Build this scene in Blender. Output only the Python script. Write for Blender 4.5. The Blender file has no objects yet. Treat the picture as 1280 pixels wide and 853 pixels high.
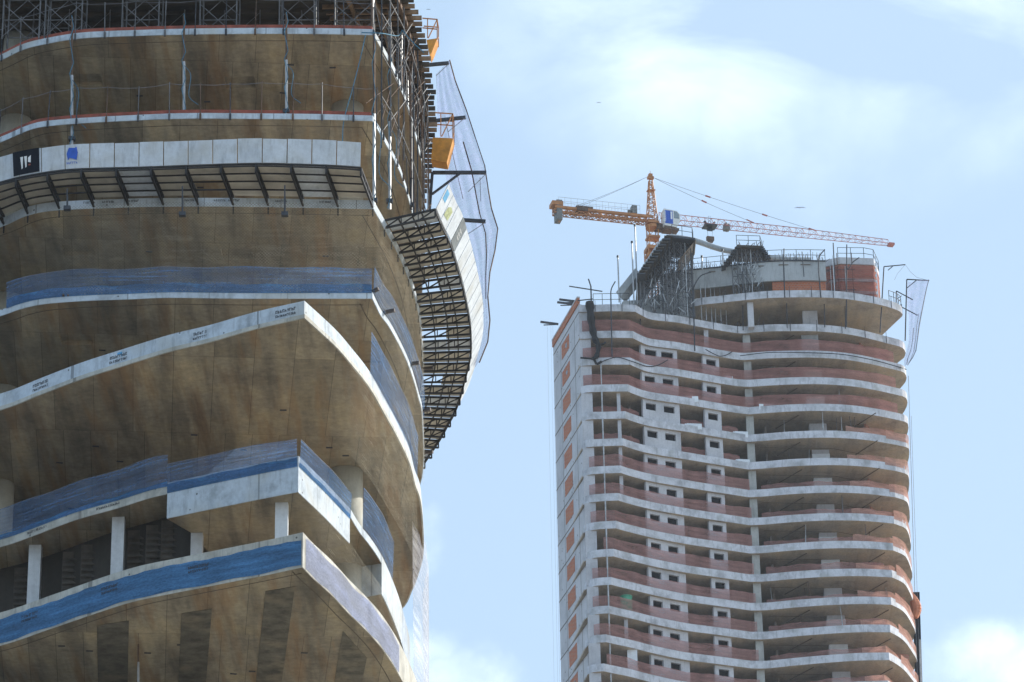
import bpy, math, random
from mathutils import Vector, geometry
random.seed(7)
HAZE = .00016
R = math.radians
sc = bpy.context.scene
COL = sc.collection

# ------------------------------------------------------------------ survey
# camera solved from the verticals of both towers; pixel pairs were measured on the
# photograph and are intersected with the real floor levels to give plan coordinates
TH, FPX, RHO = R(25), 4350.0, R(1.04)
F_ = Vector((0, math.cos(TH), math.sin(TH))); U_ = Vector((0, -math.sin(TH), math.cos(TH))); R_ = Vector((1, 0, 0))
CR = math.cos(RHO)*R_ - math.sin(RHO)*U_
CU = math.sin(RHO)*R_ + math.cos(RHO)*U_
CAM = Vector((0, 0, 1.6))
def ray(x, y): return F_*FPX + (x-640)*CR - (y-426.5)*CU
def W(x, y, z):
    d = ray(x, y); t = (z-CAM.z)/d.z
    return CAM + d*t
def D(x, y, dep):
    """point where the sight line meets the upright plane at distance dep north of the camera"""
    d = ray(x, y); return CAM + d*(dep/d.y)
def depth(p): return p.y
def V(x, y, z): return Vector((x, y, z))

# ------------------------------------------------------------------ helpers
def cat(pts, n=6):
    pts = [Vector(p) for p in pts]
    if len(pts) < 3: return pts
    out = []
    P = [pts[0]*2-pts[1]] + pts + [pts[-1]*2-pts[-2]]
    for i in range(1, len(P)-2):
        a, b, c, d = P[i-1], P[i], P[i+1], P[i+2]
        for k in range(n):
            t = k/n
            out.append(0.5*((2*b)+(c-a)*t+(2*a-5*b+4*c-d)*t*t+(3*b-3*c+d-a)*t**3))
    out.append(pts[-1].copy())
    return out
def arclen(pts):
    s = [0]
    for a, b in zip(pts, pts[1:]): s.append(s[-1]+(b-a).length)
    return s
def at_len(pts, s, L):
    for i in range(len(s)-1):
        if L <= s[i+1] or i == len(s)-2:
            t = (L-s[i])/max(1e-9, s[i+1]-s[i])
            return pts[i].lerp(pts[i+1], max(0, min(1, t)))
def resample(pts, n):
    s = arclen(pts)
    return [at_len(pts, s, s[-1]*k/(n-1)) for k in range(n)]
def off(pts, d):
    """offset polyline in plan to its right-hand side (outwards) by d"""
    out = []
    for i, p in enumerate(pts):
        nn = Vector((0, 0, 0)); ns = []
        if i > 0: ns.append(pts[i]-pts[i-1])
        if i < len(pts)-1: ns.append(pts[i+1]-pts[i])
        vs = []
        for t in ns:
            t = Vector((t.x, t.y, 0))
            if t.length > 1e-7:
                t.normalize(); vs.append(Vector((t.y, -t.x, 0)))
        for v in vs: nn += v
        if nn.length < 1e-6: nn = vs[0] if vs else Vector((1, 0, 0))
        nn.normalize()
        c = max(.45, nn.dot(vs[0])) if vs else 1
        out.append(p + nn*(d/c))
    return out
def setz(pts, z): return [Vector((p.x, p.y, z)) for p in pts]

class MB:
    def __init__(s): s.v = []; s.f = []; s.uv = []; s.has = False
    def add(s, vs, fs, uvs=None):
        o = len(s.v); s.v += [Vector(v) for v in vs]; s.f += [tuple(i+o for i in f) for f in fs]
        if uvs: s.has = True
        s.uv += list(uvs) if uvs else [(0, 0)]*len(vs)
    def hexa(s, b, t):
        n = len(b)
        s.add(list(b)+list(t), [tuple(range(n))[::-1], tuple(range(n, 2*n))]+[(i, (i+1) % n, n+(i+1) % n, n+i) for i in range(n)])
    def box(s, c, sx, sy, sz, rz=0):
        c = Vector(c); ca, sa = math.cos(rz), math.sin(rz)
        q = [(-1, -1), (1, -1), (1, 1), (-1, 1)]
        P = [Vector((c.x+ca*a*sx/2-sa*b*sy/2, c.y+sa*a*sx/2+ca*b*sy/2, c.z)) for a, b in q]
        s.hexa([p-V(0, 0, sz/2) for p in P], [p+V(0, 0, sz/2) for p in P])
    def obox(s, c, ex, ey, ez):
        """box from centre and three half-extent vectors"""
        q = [(-1, -1), (1, -1), (1, 1), (-1, 1)]
        s.hexa([c+ex*a+ey*b-ez for a, b in q], [c+ex*a+ey*b+ez for a, b in q])
    def bar(s, p, q, r, n=4, r2=None):
        p = Vector(p); q = Vector(q); d = q-p
        if d.length < 1e-6: return
        d.normalize()
        a = d.cross(V(0, 0, 1));
        if a.length < .01: a = d.cross(V(0, 1, 0))
        a.normalize(); b = d.cross(a)
        r2 = r if r2 is None else r2
        o = math.pi/4 if n == 4 else 0
        c1 = [p+(a*math.cos(o+2*math.pi*k/n)+b*math.sin(o+2*math.pi*k/n))*r for k in range(n)]
        c2 = [q+(a*math.cos(o+2*math.pi*k/n)+b*math.sin(o+2*math.pi*k/n))*r2 for k in range(n)]
        s.hexa(c1, c2)
    def poly(s, pts, r, n=4):
        for a, b in zip(pts, pts[1:]): s.bar(a, b, r, n)
    def prism(s, loop, z0, z1, holes=(), pocket=0):
        """closed plan outline extruded between z0 and z1, optional pockets in the underside"""
        lo = [Vector((p.x, p.y, z0)) for p in loop]
        n = len(lo); tri_loops = [lo]+[[Vector((p.x, p.y, z0)) for p in h] for h in holes]
        flat = [p for l in tri_loops for p in l]
        tr = geometry.tessellate_polygon([[Vector((p.x, p.y, 0)) for p in l] for l in tri_loops])
        fs = []
        for t in tr:
            a, b, c = [flat[i] for i in t]
            up = (b-a).cross(c-a).z
            fs.append(tuple(t) if up < 0 else tuple(t)[::-1])
        s.add(flat, fs)
        tt = geometry.tessellate_polygon([[Vector((p.x, p.y, 0)) for p in lo]])
        hi = [Vector((p.x, p.y, z1)) for p in lo]; fs = []
        for t in tt:
            a, b, c = [hi[i] for i in t]
            fs.append(tuple(t) if (b-a).cross(c-a).z > 0 else tuple(t)[::-1])
        s.add(hi, fs)
        s.add(lo+hi, [(i, (i+1) % n, n+(i+1) % n, n+i) for i in range(n)])
        for h in holes:
            a = [Vector((p.x, p.y, z0)) for p in h]; b = [Vector((p.x, p.y, z0+pocket)) for p in h]; m = len(a)
            s.add(a+b, [(i, (i+1) % m, m+(i+1) % m, m+i) for i in range(m)]+[tuple(range(m, 2*m))])
    def wall(s, pts, z0, z1, a, b):
        """wall following plan line pts, from offset a to offset b (outwards positive)"""
        A = off(pts, a); B = off(pts, b)
        for i in range(len(pts)-1):
            s.add([(A[i].x, A[i].y, z0), (A[i+1].x, A[i+1].y, z0), (B[i+1].x, B[i+1].y, z0), (B[i].x, B[i].y, z0),
                   (A[i].x, A[i].y, z1), (A[i+1].x, A[i+1].y, z1), (B[i+1].x, B[i+1].y, z1), (B[i].x, B[i].y, z1)],
                  [(0, 3, 2, 1), (4, 5, 6, 7), (3, 7, 6, 2), (0, 1, 5, 4)]+([(0, 4, 7, 3)] if i == 0 else [])+([(1, 2, 6, 5)] if i == len(pts)-2 else []))
    def sheet(s, rows, us=None):
        """grid surface with uv in metres"""
        n = len(rows[0]); vs = []; uv = []; vv = 0
        sl = arclen(rows[0])
        for j, r in enumerate(rows):
            if j: vv += (r[n//2]-rows[j-1][n//2]).length
            for i, p in enumerate(r): vs.append(p); uv.append((sl[i], vv))
        fs = [(j*n+i, j*n+i+1, (j+1)*n+i+1, (j+1)*n+i) for j in range(len(rows)-1) for i in range(n-1)]
        s.add(vs, fs, uv)
    def build(s, name, m, parent=None, smooth=False):
        o0 = wloc(parent)
        me = bpy.data.meshes.new(name)
        me.from_pydata([v-o0 for v in s.v], [], s.f)
        if s.has:
            ul = me.uv_layers.new(name='UVMap')
            for l in me.loops: ul.data[l.index].uv = s.uv[l.vertex_index]
        me.materials.append(M[m]); me.update()
        if smooth:
            for p in me.polygons: p.use_smooth = True
        o = bpy.data.objects.new(name, me); COL.objects.link(o)
        if parent: o.parent = parent
        return o
def wloc(o):
    v = V(0, 0, 0)
    while o is not None: v = v+o.location; o = o.parent
    return v
def tag(o, label=None, cat_=None, group=None, kind=None):
    if label: o['label'] = label
    if cat_: o['category'] = cat_
    if group: o['group'] = group
    if kind: o['kind'] = kind
    return o
def thing(name, loc, label, cat_, group=None):
    o = bpy.data.objects.new(name, None); o.empty_display_size = .3; COL.objects.link(o); o.location = loc
    return tag(o, label, cat_, group)
def part_label(o, s): o['label'] = s; return o

# ------------------------------------------------------------------ materials
M = {}
def nm(name):
    m = bpy.data.materials.new(name); m.use_nodes = True; M[name] = m
    nt = m.node_tree; b = nt.nodes['Principled BSDF']
    return m, nt, b
def coords(nt, scale=(1, 1, 1), rot=(0, 0, 0), out='Object'):
    tc = nt.nodes.new('ShaderNodeTexCoord'); mp = nt.nodes.new('ShaderNodeMapping')
    mp.inputs['Scale'].default_value = scale; mp.inputs['Rotation'].default_value = rot
    nt.links.new(tc.outputs[out], mp.inputs[0]); return mp.outputs[0]
def noise(nt, vec, scale, detail=6, rough=.6):
    n = nt.nodes.new('ShaderNodeTexNoise'); n.inputs['Scale'].default_value = scale
    n.inputs['Detail'].default_value = detail; n.inputs['Roughness'].default_value = rough
    nt.links.new(vec, n.inputs['Vector']); return n.outputs['Fac']
def ramp(nt, fac, stops):
    r = nt.nodes.new('ShaderNodeValToRGB'); e = r.color_ramp.elements
    while len(e) < len(stops): e.new(.5)
    for k, (p, c) in enumerate(stops):
        e[k].position = p; e[k].color = (*c, 1) if len(c) == 3 else c
    nt.links.new(fac, r.inputs[0]); return r.outputs[0]
def mix(nt, a, b, fac, mode='MIX'):
    n = nt.nodes.new('ShaderNodeMix'); n.data_type = 'RGBA'; n.blend_type = mode
    for s_, v in ((n.inputs[6], a), (n.inputs[7], b), (n.inputs[0], fac)):
        if hasattr(v, 'default_value') or hasattr(v, 'is_linked'): nt.links.new(v, s_)
        elif isinstance(v, (int, float)): s_.default_value = v
        else: s_.default_value = (*v, 1)
    return n.outputs[2]
def mul3(c, k): return tuple(x*k for x in c)
def math_n(nt, op, a, b=None, clamp=False):
    n = nt.nodes.new('ShaderNodeMath'); n.operation = op; n.use_clamp = clamp
    for i, v in enumerate((a, b)):
        if v is None: continue
        if isinstance(v, (int, float)): n.inputs[i].default_value = v
        else: nt.links.new(v, n.inputs[i])
    return n.outputs[0]
def bump(nt, b, h, strength=.3, dist=.02):
    n = nt.nodes.new('ShaderNodeBump'); n.inputs['Strength'].default_value = strength; n.inputs['Distance'].default_value = dist
    nt.links.new(h, n.inputs['Height']); nt.links.new(n.outputs[0], b.inputs['Normal'])

def concrete(name, c, lo=.7, hi=1.15, sc_=.35, rough=.9, streak=0.0, dots=False, tint=None, streak_scale=(3, 3, .35)):
    m, nt, b = nm(name)
    v = coords(nt)
    f = noise(nt, v, sc_, 8, .62)
    col = ramp(nt, f, [(.32, mul3(c, lo)), (.5, c), (.68, mul3(c, hi))])
    f2 = noise(nt, v, 7, 5, .7)
    col = mix(nt, col, ramp(nt, f2, [(.3, (.75, .75, .75)), (.65, (1.05, 1.05, 1.05))]), .55, 'MULTIPLY')
    if dots:
        sx_ = nt.nodes.new('ShaderNodeSeparateXYZ'); nt.links.new(v, sx_.inputs[0])
        fr = math_n(nt, 'FRACT', math_n(nt, 'MULTIPLY', math_n(nt, 'ADD', sx_.outputs[0], math_n(nt, 'MULTIPLY', sx_.outputs[1], .93)), .41))
        col = mix(nt, col, mul3(c, .45), math_n(nt, 'LESS_THAN', fr, .012))
    if tint:
        f3 = noise(nt, v, .8, 4, .5)
        col = mix(nt, col, tint, ramp(nt, f3, [(.5, (0, 0, 0)), (.7, (.65, .65, .65))]))
    if streak:
        v2 = coords(nt, streak_scale)
        f4 = noise(nt, v2, 1.6, 6, .65)
        col = mix(nt, col, mul3(c, .35), ramp(nt, f4, [(.52, (0, 0, 0)), (.75, (streak,)*3)]))
    if dots:
        vo = nt.nodes.new('ShaderNodeTexVoronoi'); vo.inputs['Scale'].default_value = 2.6
        nt.links.new(v, vo.inputs['Vector'])
        col = mix(nt, col, (.03, .03, .035), ramp(nt, vo.outputs['Distance'], [(.06, (.85,)*3), (.1, (0, 0, 0))]))
    nt.links.new(col, b.inputs['Base Color']); b.inputs['Roughness'].default_value = rough
    bump(nt, b, f2, .25, .03)
    return m
def soffit(name, c, rotz, panel=(1.22, 2.44), dark=(.07, .055, .035), grid=1.0, st=1.0):
    """formwork-cast concrete: long board strips, rust and damp stains"""
    m, nt, b = nm(name)
    v = coords(nt, (1, 1, 1), (0, 0, rotz))
    wob = noise(nt, v, .6, 3, .5)
    br = nt.nodes.new('ShaderNodeTexBrick'); nt.links.new(v, br.inputs['Vector'])
    br.inputs['Scale'].default_value = 1.0
    br.inputs['Brick Width'].default_value = panel[0]; br.inputs['Row Height'].default_value = panel[1]
    br.inputs['Mortar Size'].default_value = .011; br.inputs['Mortar Smooth'].default_value = .6
    br.offset = 0.0; br.squash = .7; br.squash_frequency = 3
    br.inputs['Color1'].default_value = (*mul3(c, .76), 1); br.inputs['Color2'].default_value = (*mul3(c, 1.14), 1)
    br.inputs['Mortar'].default_value = (*mul3(c, .42), 1)
    col = mix(nt, c, br.outputs['Color'], grid)
    f = noise(nt, v, .45, 9, .68)
    col = mix(nt, col, ramp(nt, f, [(.3, (.55, .55, .57)), (.48, (.95, .95, .95)), (.7, (1.25, 1.18, 1.0))]), .9, 'MULTIPLY')
    f2 = noise(nt, v, 5, 7, .75)
    col = mix(nt, col, ramp(nt, f2, [(.3, (.6,)*3), (.7, (1.2,)*3)]), .7, 'MULTIPLY')
    vs = coords(nt, (1.6, .14, 1), (0, 0, rotz))
    f3 = noise(nt, vs, 1.1, 6, .6)
    col = mix(nt, col, mul3((.19, .105, .045), c[0]/.26), ramp(nt, f3, [(.5, (0, 0, 0)), (.66, (.6*st,)*3)]))
    vs2 = coords(nt, (.9, .1, 1), (0, 0, rotz)); f5 = noise(nt, vs2, 1.7, 5, .6)
    col = mix(nt, col, ramp(nt, f5, [(.36, (.55, .56, .58)), (.5, (1, 1, 1)), (.62, (1.25, 1.22, 1.15))]), .8*st, 'MULTIPLY')
    f4 = noise(nt, v, .9, 6, .65)
    col = mix(nt, col, dark, ramp(nt, f4, [(.6, (0, 0, 0)), (.76, (.4,)*3)]))
    nt.links.new(col, b.inputs['Base Color']); b.inputs['Roughness'].default_value = .88
    bump(nt, b, f2, .35, .03)
def plain(name, c, rough=.6, metal=0, var=.25, scale=6, spec=.5):
    m, nt, b = nm(name); b.inputs['Specular IOR Level'].default_value = spec
    v = coords(nt); f = noise(nt, v, scale, 5, .6)
    col = ramp(nt, f, [(.3, mul3(c, 1-var)), (.7, mul3(c, 1+var))])
    nt.links.new(col, b.inputs['Base Color']); b.inputs['Roughness'].default_value = rough; b.inputs['Metallic'].default_value = metal
def net(name, c, cover=.5, per=None, thr=.6, band=0.0, trans=.4, wav=0.0, fold=5, con=1.0):
    """netting: see-through weave with its own threads, folds and bands"""
    m, nt, b = nm(name)
    nt.nodes.remove(b)
    out = nt.nodes['Material Output']
    uv = coords(nt, out='UV')
    f = noise(nt, uv, .7, 5, .6)
    vs = coords(nt, (.35, fold, 1), out='UV'); fb0 = noise(nt, vs, 1.0, 5, .65)
    if fold > 5.5:
        wv = nt.nodes.new('ShaderNodeTexWave'); wv.bands_direction = 'Y'; wv.inputs['Scale'].default_value = 2.6; wv.inputs['Distortion'].default_value = 4.5
        wv.inputs['Detail'].default_value = 2; wv.inputs['Detail Scale'].default_value = .6
        nt.links.new(coords(nt, (.5, 1, 1), out='UV'), wv.inputs['Vector'])
        fb = math_n(nt, 'ADD', math_n(nt, 'MULTIPLY', fb0, .92), math_n(nt, 'MULTIPLY', wv.outputs['Fac'], .09))
    else: fb = fb0
    col = ramp(nt, fb, [(.3, mul3(c, 1-.4*con)), (.5, c), (.72, mul3(c, 1+.55*con))])
    col = mix(nt, col, ramp(nt, f, [(.3, (.7,)*3), (.7, (1.2,)*3)]), .7, 'MULTIPLY')
    col = mix(nt, col, ramp(nt, noise(nt, coords(nt, (1, 2.2, 1), out='UV'), 9, 8, .75), [(.34, (.5,)*3), (.5, (1,)*3), (.66, (1.35,)*3)]), .75, 'MULTIPLY')
    df = nt.nodes.new('ShaderNodeBsdfDiffuse'); tl = nt.nodes.new('ShaderNodeBsdfTranslucent')
    nt.links.new(col, df.inputs[0]); nt.links.new(col, tl.inputs[0])
    mx = nt.nodes.new('ShaderNodeMixShader'); mx.inputs[0].default_value = trans
    nt.links.new(df.outputs[0], mx.inputs[1]); nt.links.new(tl.outputs[0], mx.inputs[2])
    tr = nt.nodes.new('ShaderNodeBsdfTransparent')
    m2 = nt.nodes.new('ShaderNodeMixShader')
    nt.links.new(tr.outputs[0], m2.inputs[1]); nt.links.new(mx.outputs[0], m2.inputs[2])
    if per:
        sp = nt.nodes.new('ShaderNodeSeparateXYZ'); nt.links.new(uv, sp.inputs[0])
        fo = math_n(nt, 'MULTIPLY', f, wav)
        s1 = math_n(nt, 'ADD', math_n(nt, 'ADD', sp.outputs[0], sp.outputs[1]), fo)
        s2 = math_n(nt, 'SUBTRACT', sp.outputs[0], sp.outputs[1])
        w1 = math_n(nt, 'ABSOLUTE', math_n(nt, 'SINE', math_n(nt, 'MULTIPLY', s1, math.pi/per)))
        w2 = math_n(nt, 'ABSOLUTE', math_n(nt, 'SINE', math_n(nt, 'MULTIPLY', s2, math.pi/per)))
        mn = math_n(nt, 'MINIMUM', w1, w2)
        a = math_n(nt, 'LESS_THAN', mn, thr)
        a = math_n(nt, 'MULTIPLY', a, math_n(nt, 'MULTIPLY', ramp(nt, f, [(.3, (.5,)*3), (.7, (1,)*3)]), cover))
        fd = nt.nodes.new('ShaderNodeMapRange'); fd.interpolation_type = 'SMOOTHSTEP'; fd.inputs['From Max'].default_value = 2.5
        nt.links.new(sp.outputs[0], fd.inputs['Value']); a = math_n(nt, 'MULTIPLY', a, fd.outputs[0])
    else:
        a = math_n(nt, 'MULTIPLY', ramp(nt, fb, [(.25, (cover*(1-band),)*3), (.7, (cover*(1+band*.5),)*3)]), 1.0, True)
    nt.links.new(a, m2.inputs[0]); nt.links.new(m2.outputs[0], out.inputs[0])
def brickwall(name, c1, c2, mortar):
    m, nt, b = nm(name)
    v = coords(nt, (1, 1, 1), (R(90), 0, 0))
    br = nt.nodes.new('ShaderNodeTexBrick'); nt.links.new(v, br.inputs['Vector']); br.inputs['Scale'].default_value = 1
    br.inputs['Brick Width'].default_value = .3; br.inputs['Row Height'].default_value = .2; br.inputs['Mortar Size'].default_value = .015
    br.inputs['Color1'].default_value = (*c1, 1); br.inputs['Color2'].default_value = (*c2, 1); br.inputs['Mortar'].default_value = (*mortar, 1)
    nt.links.new(br.outputs['Color'], b.inputs['Base Color']); b.inputs['Roughness'].default_value = .9

soffit('soffit_near', (.375, .32, .235), R(-6.1), (1.15, 5.5))
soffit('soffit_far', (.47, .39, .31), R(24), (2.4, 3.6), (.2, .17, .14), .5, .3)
concrete('edge_near', (.54, .61, .68), .66, 1.12, 1.6, .8, .6, True, (.40, .39, .34), (5, 5, .8))
concrete('edge_lower', (.54, .53, .48), .65, 1.1, 1.4, .85, .65, True, (.33, .30, .24), (5, 5, .8))
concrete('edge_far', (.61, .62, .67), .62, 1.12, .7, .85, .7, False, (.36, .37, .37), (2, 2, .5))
concrete('wall_far', (.54, .54, .57), .8, 1.12, .4, .88, .35)
concrete('column', (.60, .59, .52), .8, 1.12, .8, .85, .3, False, (.34, .31, .25), (4, 4, .5))
concrete('post_white', (.62, .64, .66), .85, 1.1, 1.2, .8, .3, True)
concrete('column_far', (.42, .42, .40), .75, 1.12, .6, .88, .5)
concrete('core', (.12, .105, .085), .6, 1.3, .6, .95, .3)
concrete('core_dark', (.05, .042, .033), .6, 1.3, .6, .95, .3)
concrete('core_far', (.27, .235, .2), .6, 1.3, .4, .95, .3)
concrete('damp', (.15, .135, .105), .5, 1.5, 1.6, .95, .6, False, (.25, .2, .13))
concrete('crown', (.42, .44, .45), .75, 1.12, .35, .85, .55)
concrete('ground', (.50, .44, .34), .8, 1.15, .02, .95)
concrete('screed', (.50, .46, .40), .75, 1.1, .6, .95)
concrete('bounce_dimmer', (.06, .06, .06), .7, 1.3, .1)
plain('groove', (.13, .105, .08), .95)
plain('toe_red', (.27, .07, .045), .8, 0, .4, 3)
plain('steel_black', (.022, .021, .022), .55, .3, .4)
plain('steel_dark', (.05, .055, .065), .55, .4, .4)
plain('steel_galv', (.42, .43, .44), .5, .35, .35, 2)
plain('steel_dim', (.13, .13, .135), .6, .3, .5, 2)
plain('steel_rust', (.12, .075, .05), .75, .2, .5, 3)
concrete('panel_white', (.62, .67, .73), .8, 1.06, 1.1, .65, .5, False, (.46, .45, .41), (4, 4, .6))
plain('panel_deck', (.50, .46, .39), .8, 0, .3, 1.2)
plain('panel_black', (.006, .01, .018), .8, 0, .2, 6, .15)
plain('panel_grey', (.16, .18, .19), .6)
plain('paint_white', (.8, .8, .8), .6, 0, .05)
plain('ink', (.04, .04, .05), .7)
plain('logo_blue', (.02, .1, .5), .6, 0, .2)
plain('cyan_paint', (.1, .35, .6), .6, 0, .2)
plain('timber', (.23, .15, .09), .85, 0, .5, 3)
plain('ply_dark', (.06, .048, .036), .9, 0, .5, 1)
plain('orange_paint', (.58, .25, .03), .6, 0, .35, 2.5)
plain('crane_orange', (.46, .19, .06), .55, 0, .3, 1)
plain('crane_red', (.42, .15, .13), .55, 0, .3, 1)
plain('crane_white', (.75, .75, .72), .5, 0, .1)
plain('ballast', (.2, .2, .19), .9, 0, .3)
plain('glass_dark', (.03, .04, .045), .2)
plain('glass_cab', (.25, .3, .33), .1)
plain('rope_blue', (.05, .17, .26), .8, 0, .3)
plain('rope_grey', (.2, .2, .22), .8, 0, .3)
plain('black_net', (.012, .013, .016), .9, 0, .3)
plain('logo_ochre', (.38, .42, .22), .6, 0, .4, 9)
plain('green_tank', (.05, .3, .18), .5, 0, .2)
plain('louvre', (.085, .07, .055), .85, 0, .4, 3)
plain('chute', (.55, .2, .1), .7, 0, .3, 1)
plain('steel_stub', (.09, .075, .07), .7, .2, .3, 3)
plain('void_shade', (.008, .008, .01), .95, 0, .2, 6, 0)
plain('bird_pale', (.6, .68, .85), .9)
plain('bird', (.08, .08, .1), .8)
plain('foam_white', (.75, .78, .82), .7, 0, .1, 2)
brickwall('brick', (.50, .15, .06), (.40, .11, .045), (.35, .25, .2))
brickwall('brick_pale', (.45, .2, .13), (.36, .15, .1), (.32, .26, .22))
net('net_blue', (.16, .29, .52), .46, None, 0, .4, .4, 0, 6, .8)
net('cover_blue', (.08, .20, .38), .93, None, 0, .2, .1, 0, 4, .8)
net('cover_pale', (.36, .40, .56), .72, None, 0, .35, .3, 0, 2, .7)
net('net_fine', (.54, .49, .39), .5, .1, .25, 0, .25, .12)
net('net_dust', (.74, .74, .80), .42, None, 0, .35, .5)
net('net_lilac', (.34, .37, .60), .42, None, 0, .5, .5)
net('net_red', (.50, .25, .22), .66, None, 0, .2, .35, 0, 2, .5)
net('net_wrap', (.45, .15, .12), .5, None, 0, .5, .35, 0, 3, .6)
net('net_pink', (.56, .30, .27), .58, None, 0, .25, .35, 0, 2, .5)
net('net_red_sunlit', (.76, .44, .35), .78, None, 0, .3, .5, 0, 2, .5)
net('net_dark', (.10, .10, .12), .4, None, 0, .6, .2)
# facade sheet on the lowest balcony: torn blue film over white concrete

# ------------------------------------------------------------------ near tower
Z5 = 43.356; H = 3.2
def zf(k): return Z5+(5-k)*H
PX = {
 1: ([(0,77),(32,62),(67,54),(100,49),(140,46.7),(230,44),(320,43),(406,43.3),(466,44.6)], [(466,44.6),(490,87.6),(502,117),(514,154),(523,191),(527,212)]),
 2: ([(0,179),(41,162),(75,157),(117,154),(155,152),(230,149),(320,149.3),(393,150),(465,152)], [(465,152),(480,178),(496.5,210),(502,224),(512.5,259),(522,300)]),
 3: ([(0,285),(32,271),(67,264),(142,260.5),(200,259),(300,259),(443,261.5),(466,262)], [(466,262),(480.6,287.6),(496.5,317),(510,349),(520.5,383),(525.8,420.5)]),
 4: ([(0,396),(25,387.5),(55,381),(105,377),(160,375),(212,373),(300,374),(406,374),(464.7,374)], [(464.7,374),(475,395),(486,410),(502,440),(512.5,465),(522,497),(527,523)]),
 5: ([(0,514),(50,495),(100,476),(150,460),(212,441),(262,429),(320,412.5),(379.7,399)], [(379.7,399),(417,433),(438,457),(460.7,486),(480.6,521),(496.5,550),(510,579),(517,606),(523.6,625),(527,655),(527.7,691),(522,716),(514,737.5),(498.5,764)]),
 6: ([(0,685),(40,671.5),(93,651.6),(149,635.7),(210,618.4),(300,609),(352,600)], [(437,647),(448.5,666),(462,683),(476,705),(492,742),(504,780),(511,826)]),
 7: ([(0,808),(66,786),(159,755),(226,740.6),(331,720),(377.5,710)], [(377.5,710),(391,724),(413,744),(435,767.5),(457,789),(478.6,814),(502,852)]),
}
BACKL = [(-19.5,98.2),(-23,104),(-25,114),(-22,126),(-14,134),(-8,130)]
TAILR = {1: [(-3.1,107),(-3.9,111),(-5.2,116)], 2: [(-3.0,103),(-3.1,107),(-3.9,111),(-5.2,116)], 3: [(-3.1,107),(-3.9,111),(-5.2,116)],
         4: [(-3.1,107),(-3.9,111),(-5.2,116)], 5: [(-5.6,114),(-7,118)], 6: [(-4.3,111),(-5.6,115)], 7: [(-3.15,104),(-3.3,108),(-4.2,112),(-5.6,116)]}
EDGE = {}   # k -> (left line, right line) in plan
for k, (l, r) in PX.items():
    z = zf(k)
    L = [W(x, y, z) for x, y in l]; Rr = [W(x, y, z) for x, y in r]
    Lx = [V(-17.6, L[0].y+1.3, z)]+L
    Lc = cat(Lx, 5)
    Rc = cat(Rr+[V(x, y, z) for x, y in TAILR[k]], 5)
    EDGE[k] = (Lc, Rc)
EDGE[0] = (setz(EDGE[1][0], zf(0)), setz(EDGE[1][1], zf(0)))
def outline(k):
    Lc, Rc = EDGE[k]
    pts = Lc+(Rc[1:] if k != 6 else Rc)
    back = [V(x, y, 0) for x, y in reversed(BACKL)]
    return pts+back
near = thing('concrete_tower', (-12, 112, 0), 'close unfinished concrete tower with large wavy balcony slabs filling the left side', 'building')
def recess(k, x, y, w=.95, d=.75):
    c = W(x, y, zf(k))
    return [V(c.x-w/2, c.y-d/2, 0), V(c.x+w/2, c.y-d/2, 0), V(c.x+w/2, c.y+d/2, 0), V(c.x-w/2, c.y+d/2, 0)]
HOLES = {3: [recess(3, 98, 313), recess(3, 296, 318)], 4: [recess(4, 95, 425)], 1: [recess(1, 300, 103), recess(1, 108, 100)], 2: [recess(2, 330, 208)]}
THK = {0: .25, 1: .2, 2: .18, 3: .28, 4: .2, 5: .5, 6: .25, 7: .3}
SLAB = {}
for k in range(0, 8):
    b = MB(); b.prism(outline(k), zf(k), zf(k)+THK[k], HOLES.get(k, ()), .15)
    SLAB[k] = b.build('floor_slab', 'soffit_near', near)
    b = MB(); ol = outline(k); b.prism([V(p.x*.995-.06, p.y*.9985+.17, 0) for p in ol], zf(k)+THK[k]+.002, zf(k)+THK[k]+.01); b.build('floor_screed', 'screed', SLAB[k]) if k > 0 else None
    Lc, Rc = EDGE[k]; full = Lc+Rc[1:]
    if k in (0, 1, 2, 3, 4):
        b = MB(); b.wall(full, zf(k)+.003, zf(k)+THK[k]+.01, .002, .03); b.build('slab_edge', 'edge_near', SLAB[k])
        g = MB(); g.wall(full, zf(k)-.006, zf(k)+.01, -.42, -.39); g.build('drip_groove', 'groove', SLAB[k])
    if k in (1, 2):
        b = MB(); b.wall(full, zf(k)+THK[k]+.012, zf(k)+THK[k]+.17, -.08, -.05); b.build('toe_board', 'toe_red', SLAB[k])
# F5 broad edge with projecting lower lip
L5, R5 = EDGE[5]
b = MB(); b.wall(L5+R5[1:], Z5+.13, Z5+.55, .002, .03); b.build('slab_edge', 'edge_near', SLAB[5])
b = MB(); b.wall(L5+R5[1:], Z5+.002, Z5+.125, .002, .05); b.build('edge_lip', 'edge_lower', SLAB[5])
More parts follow.
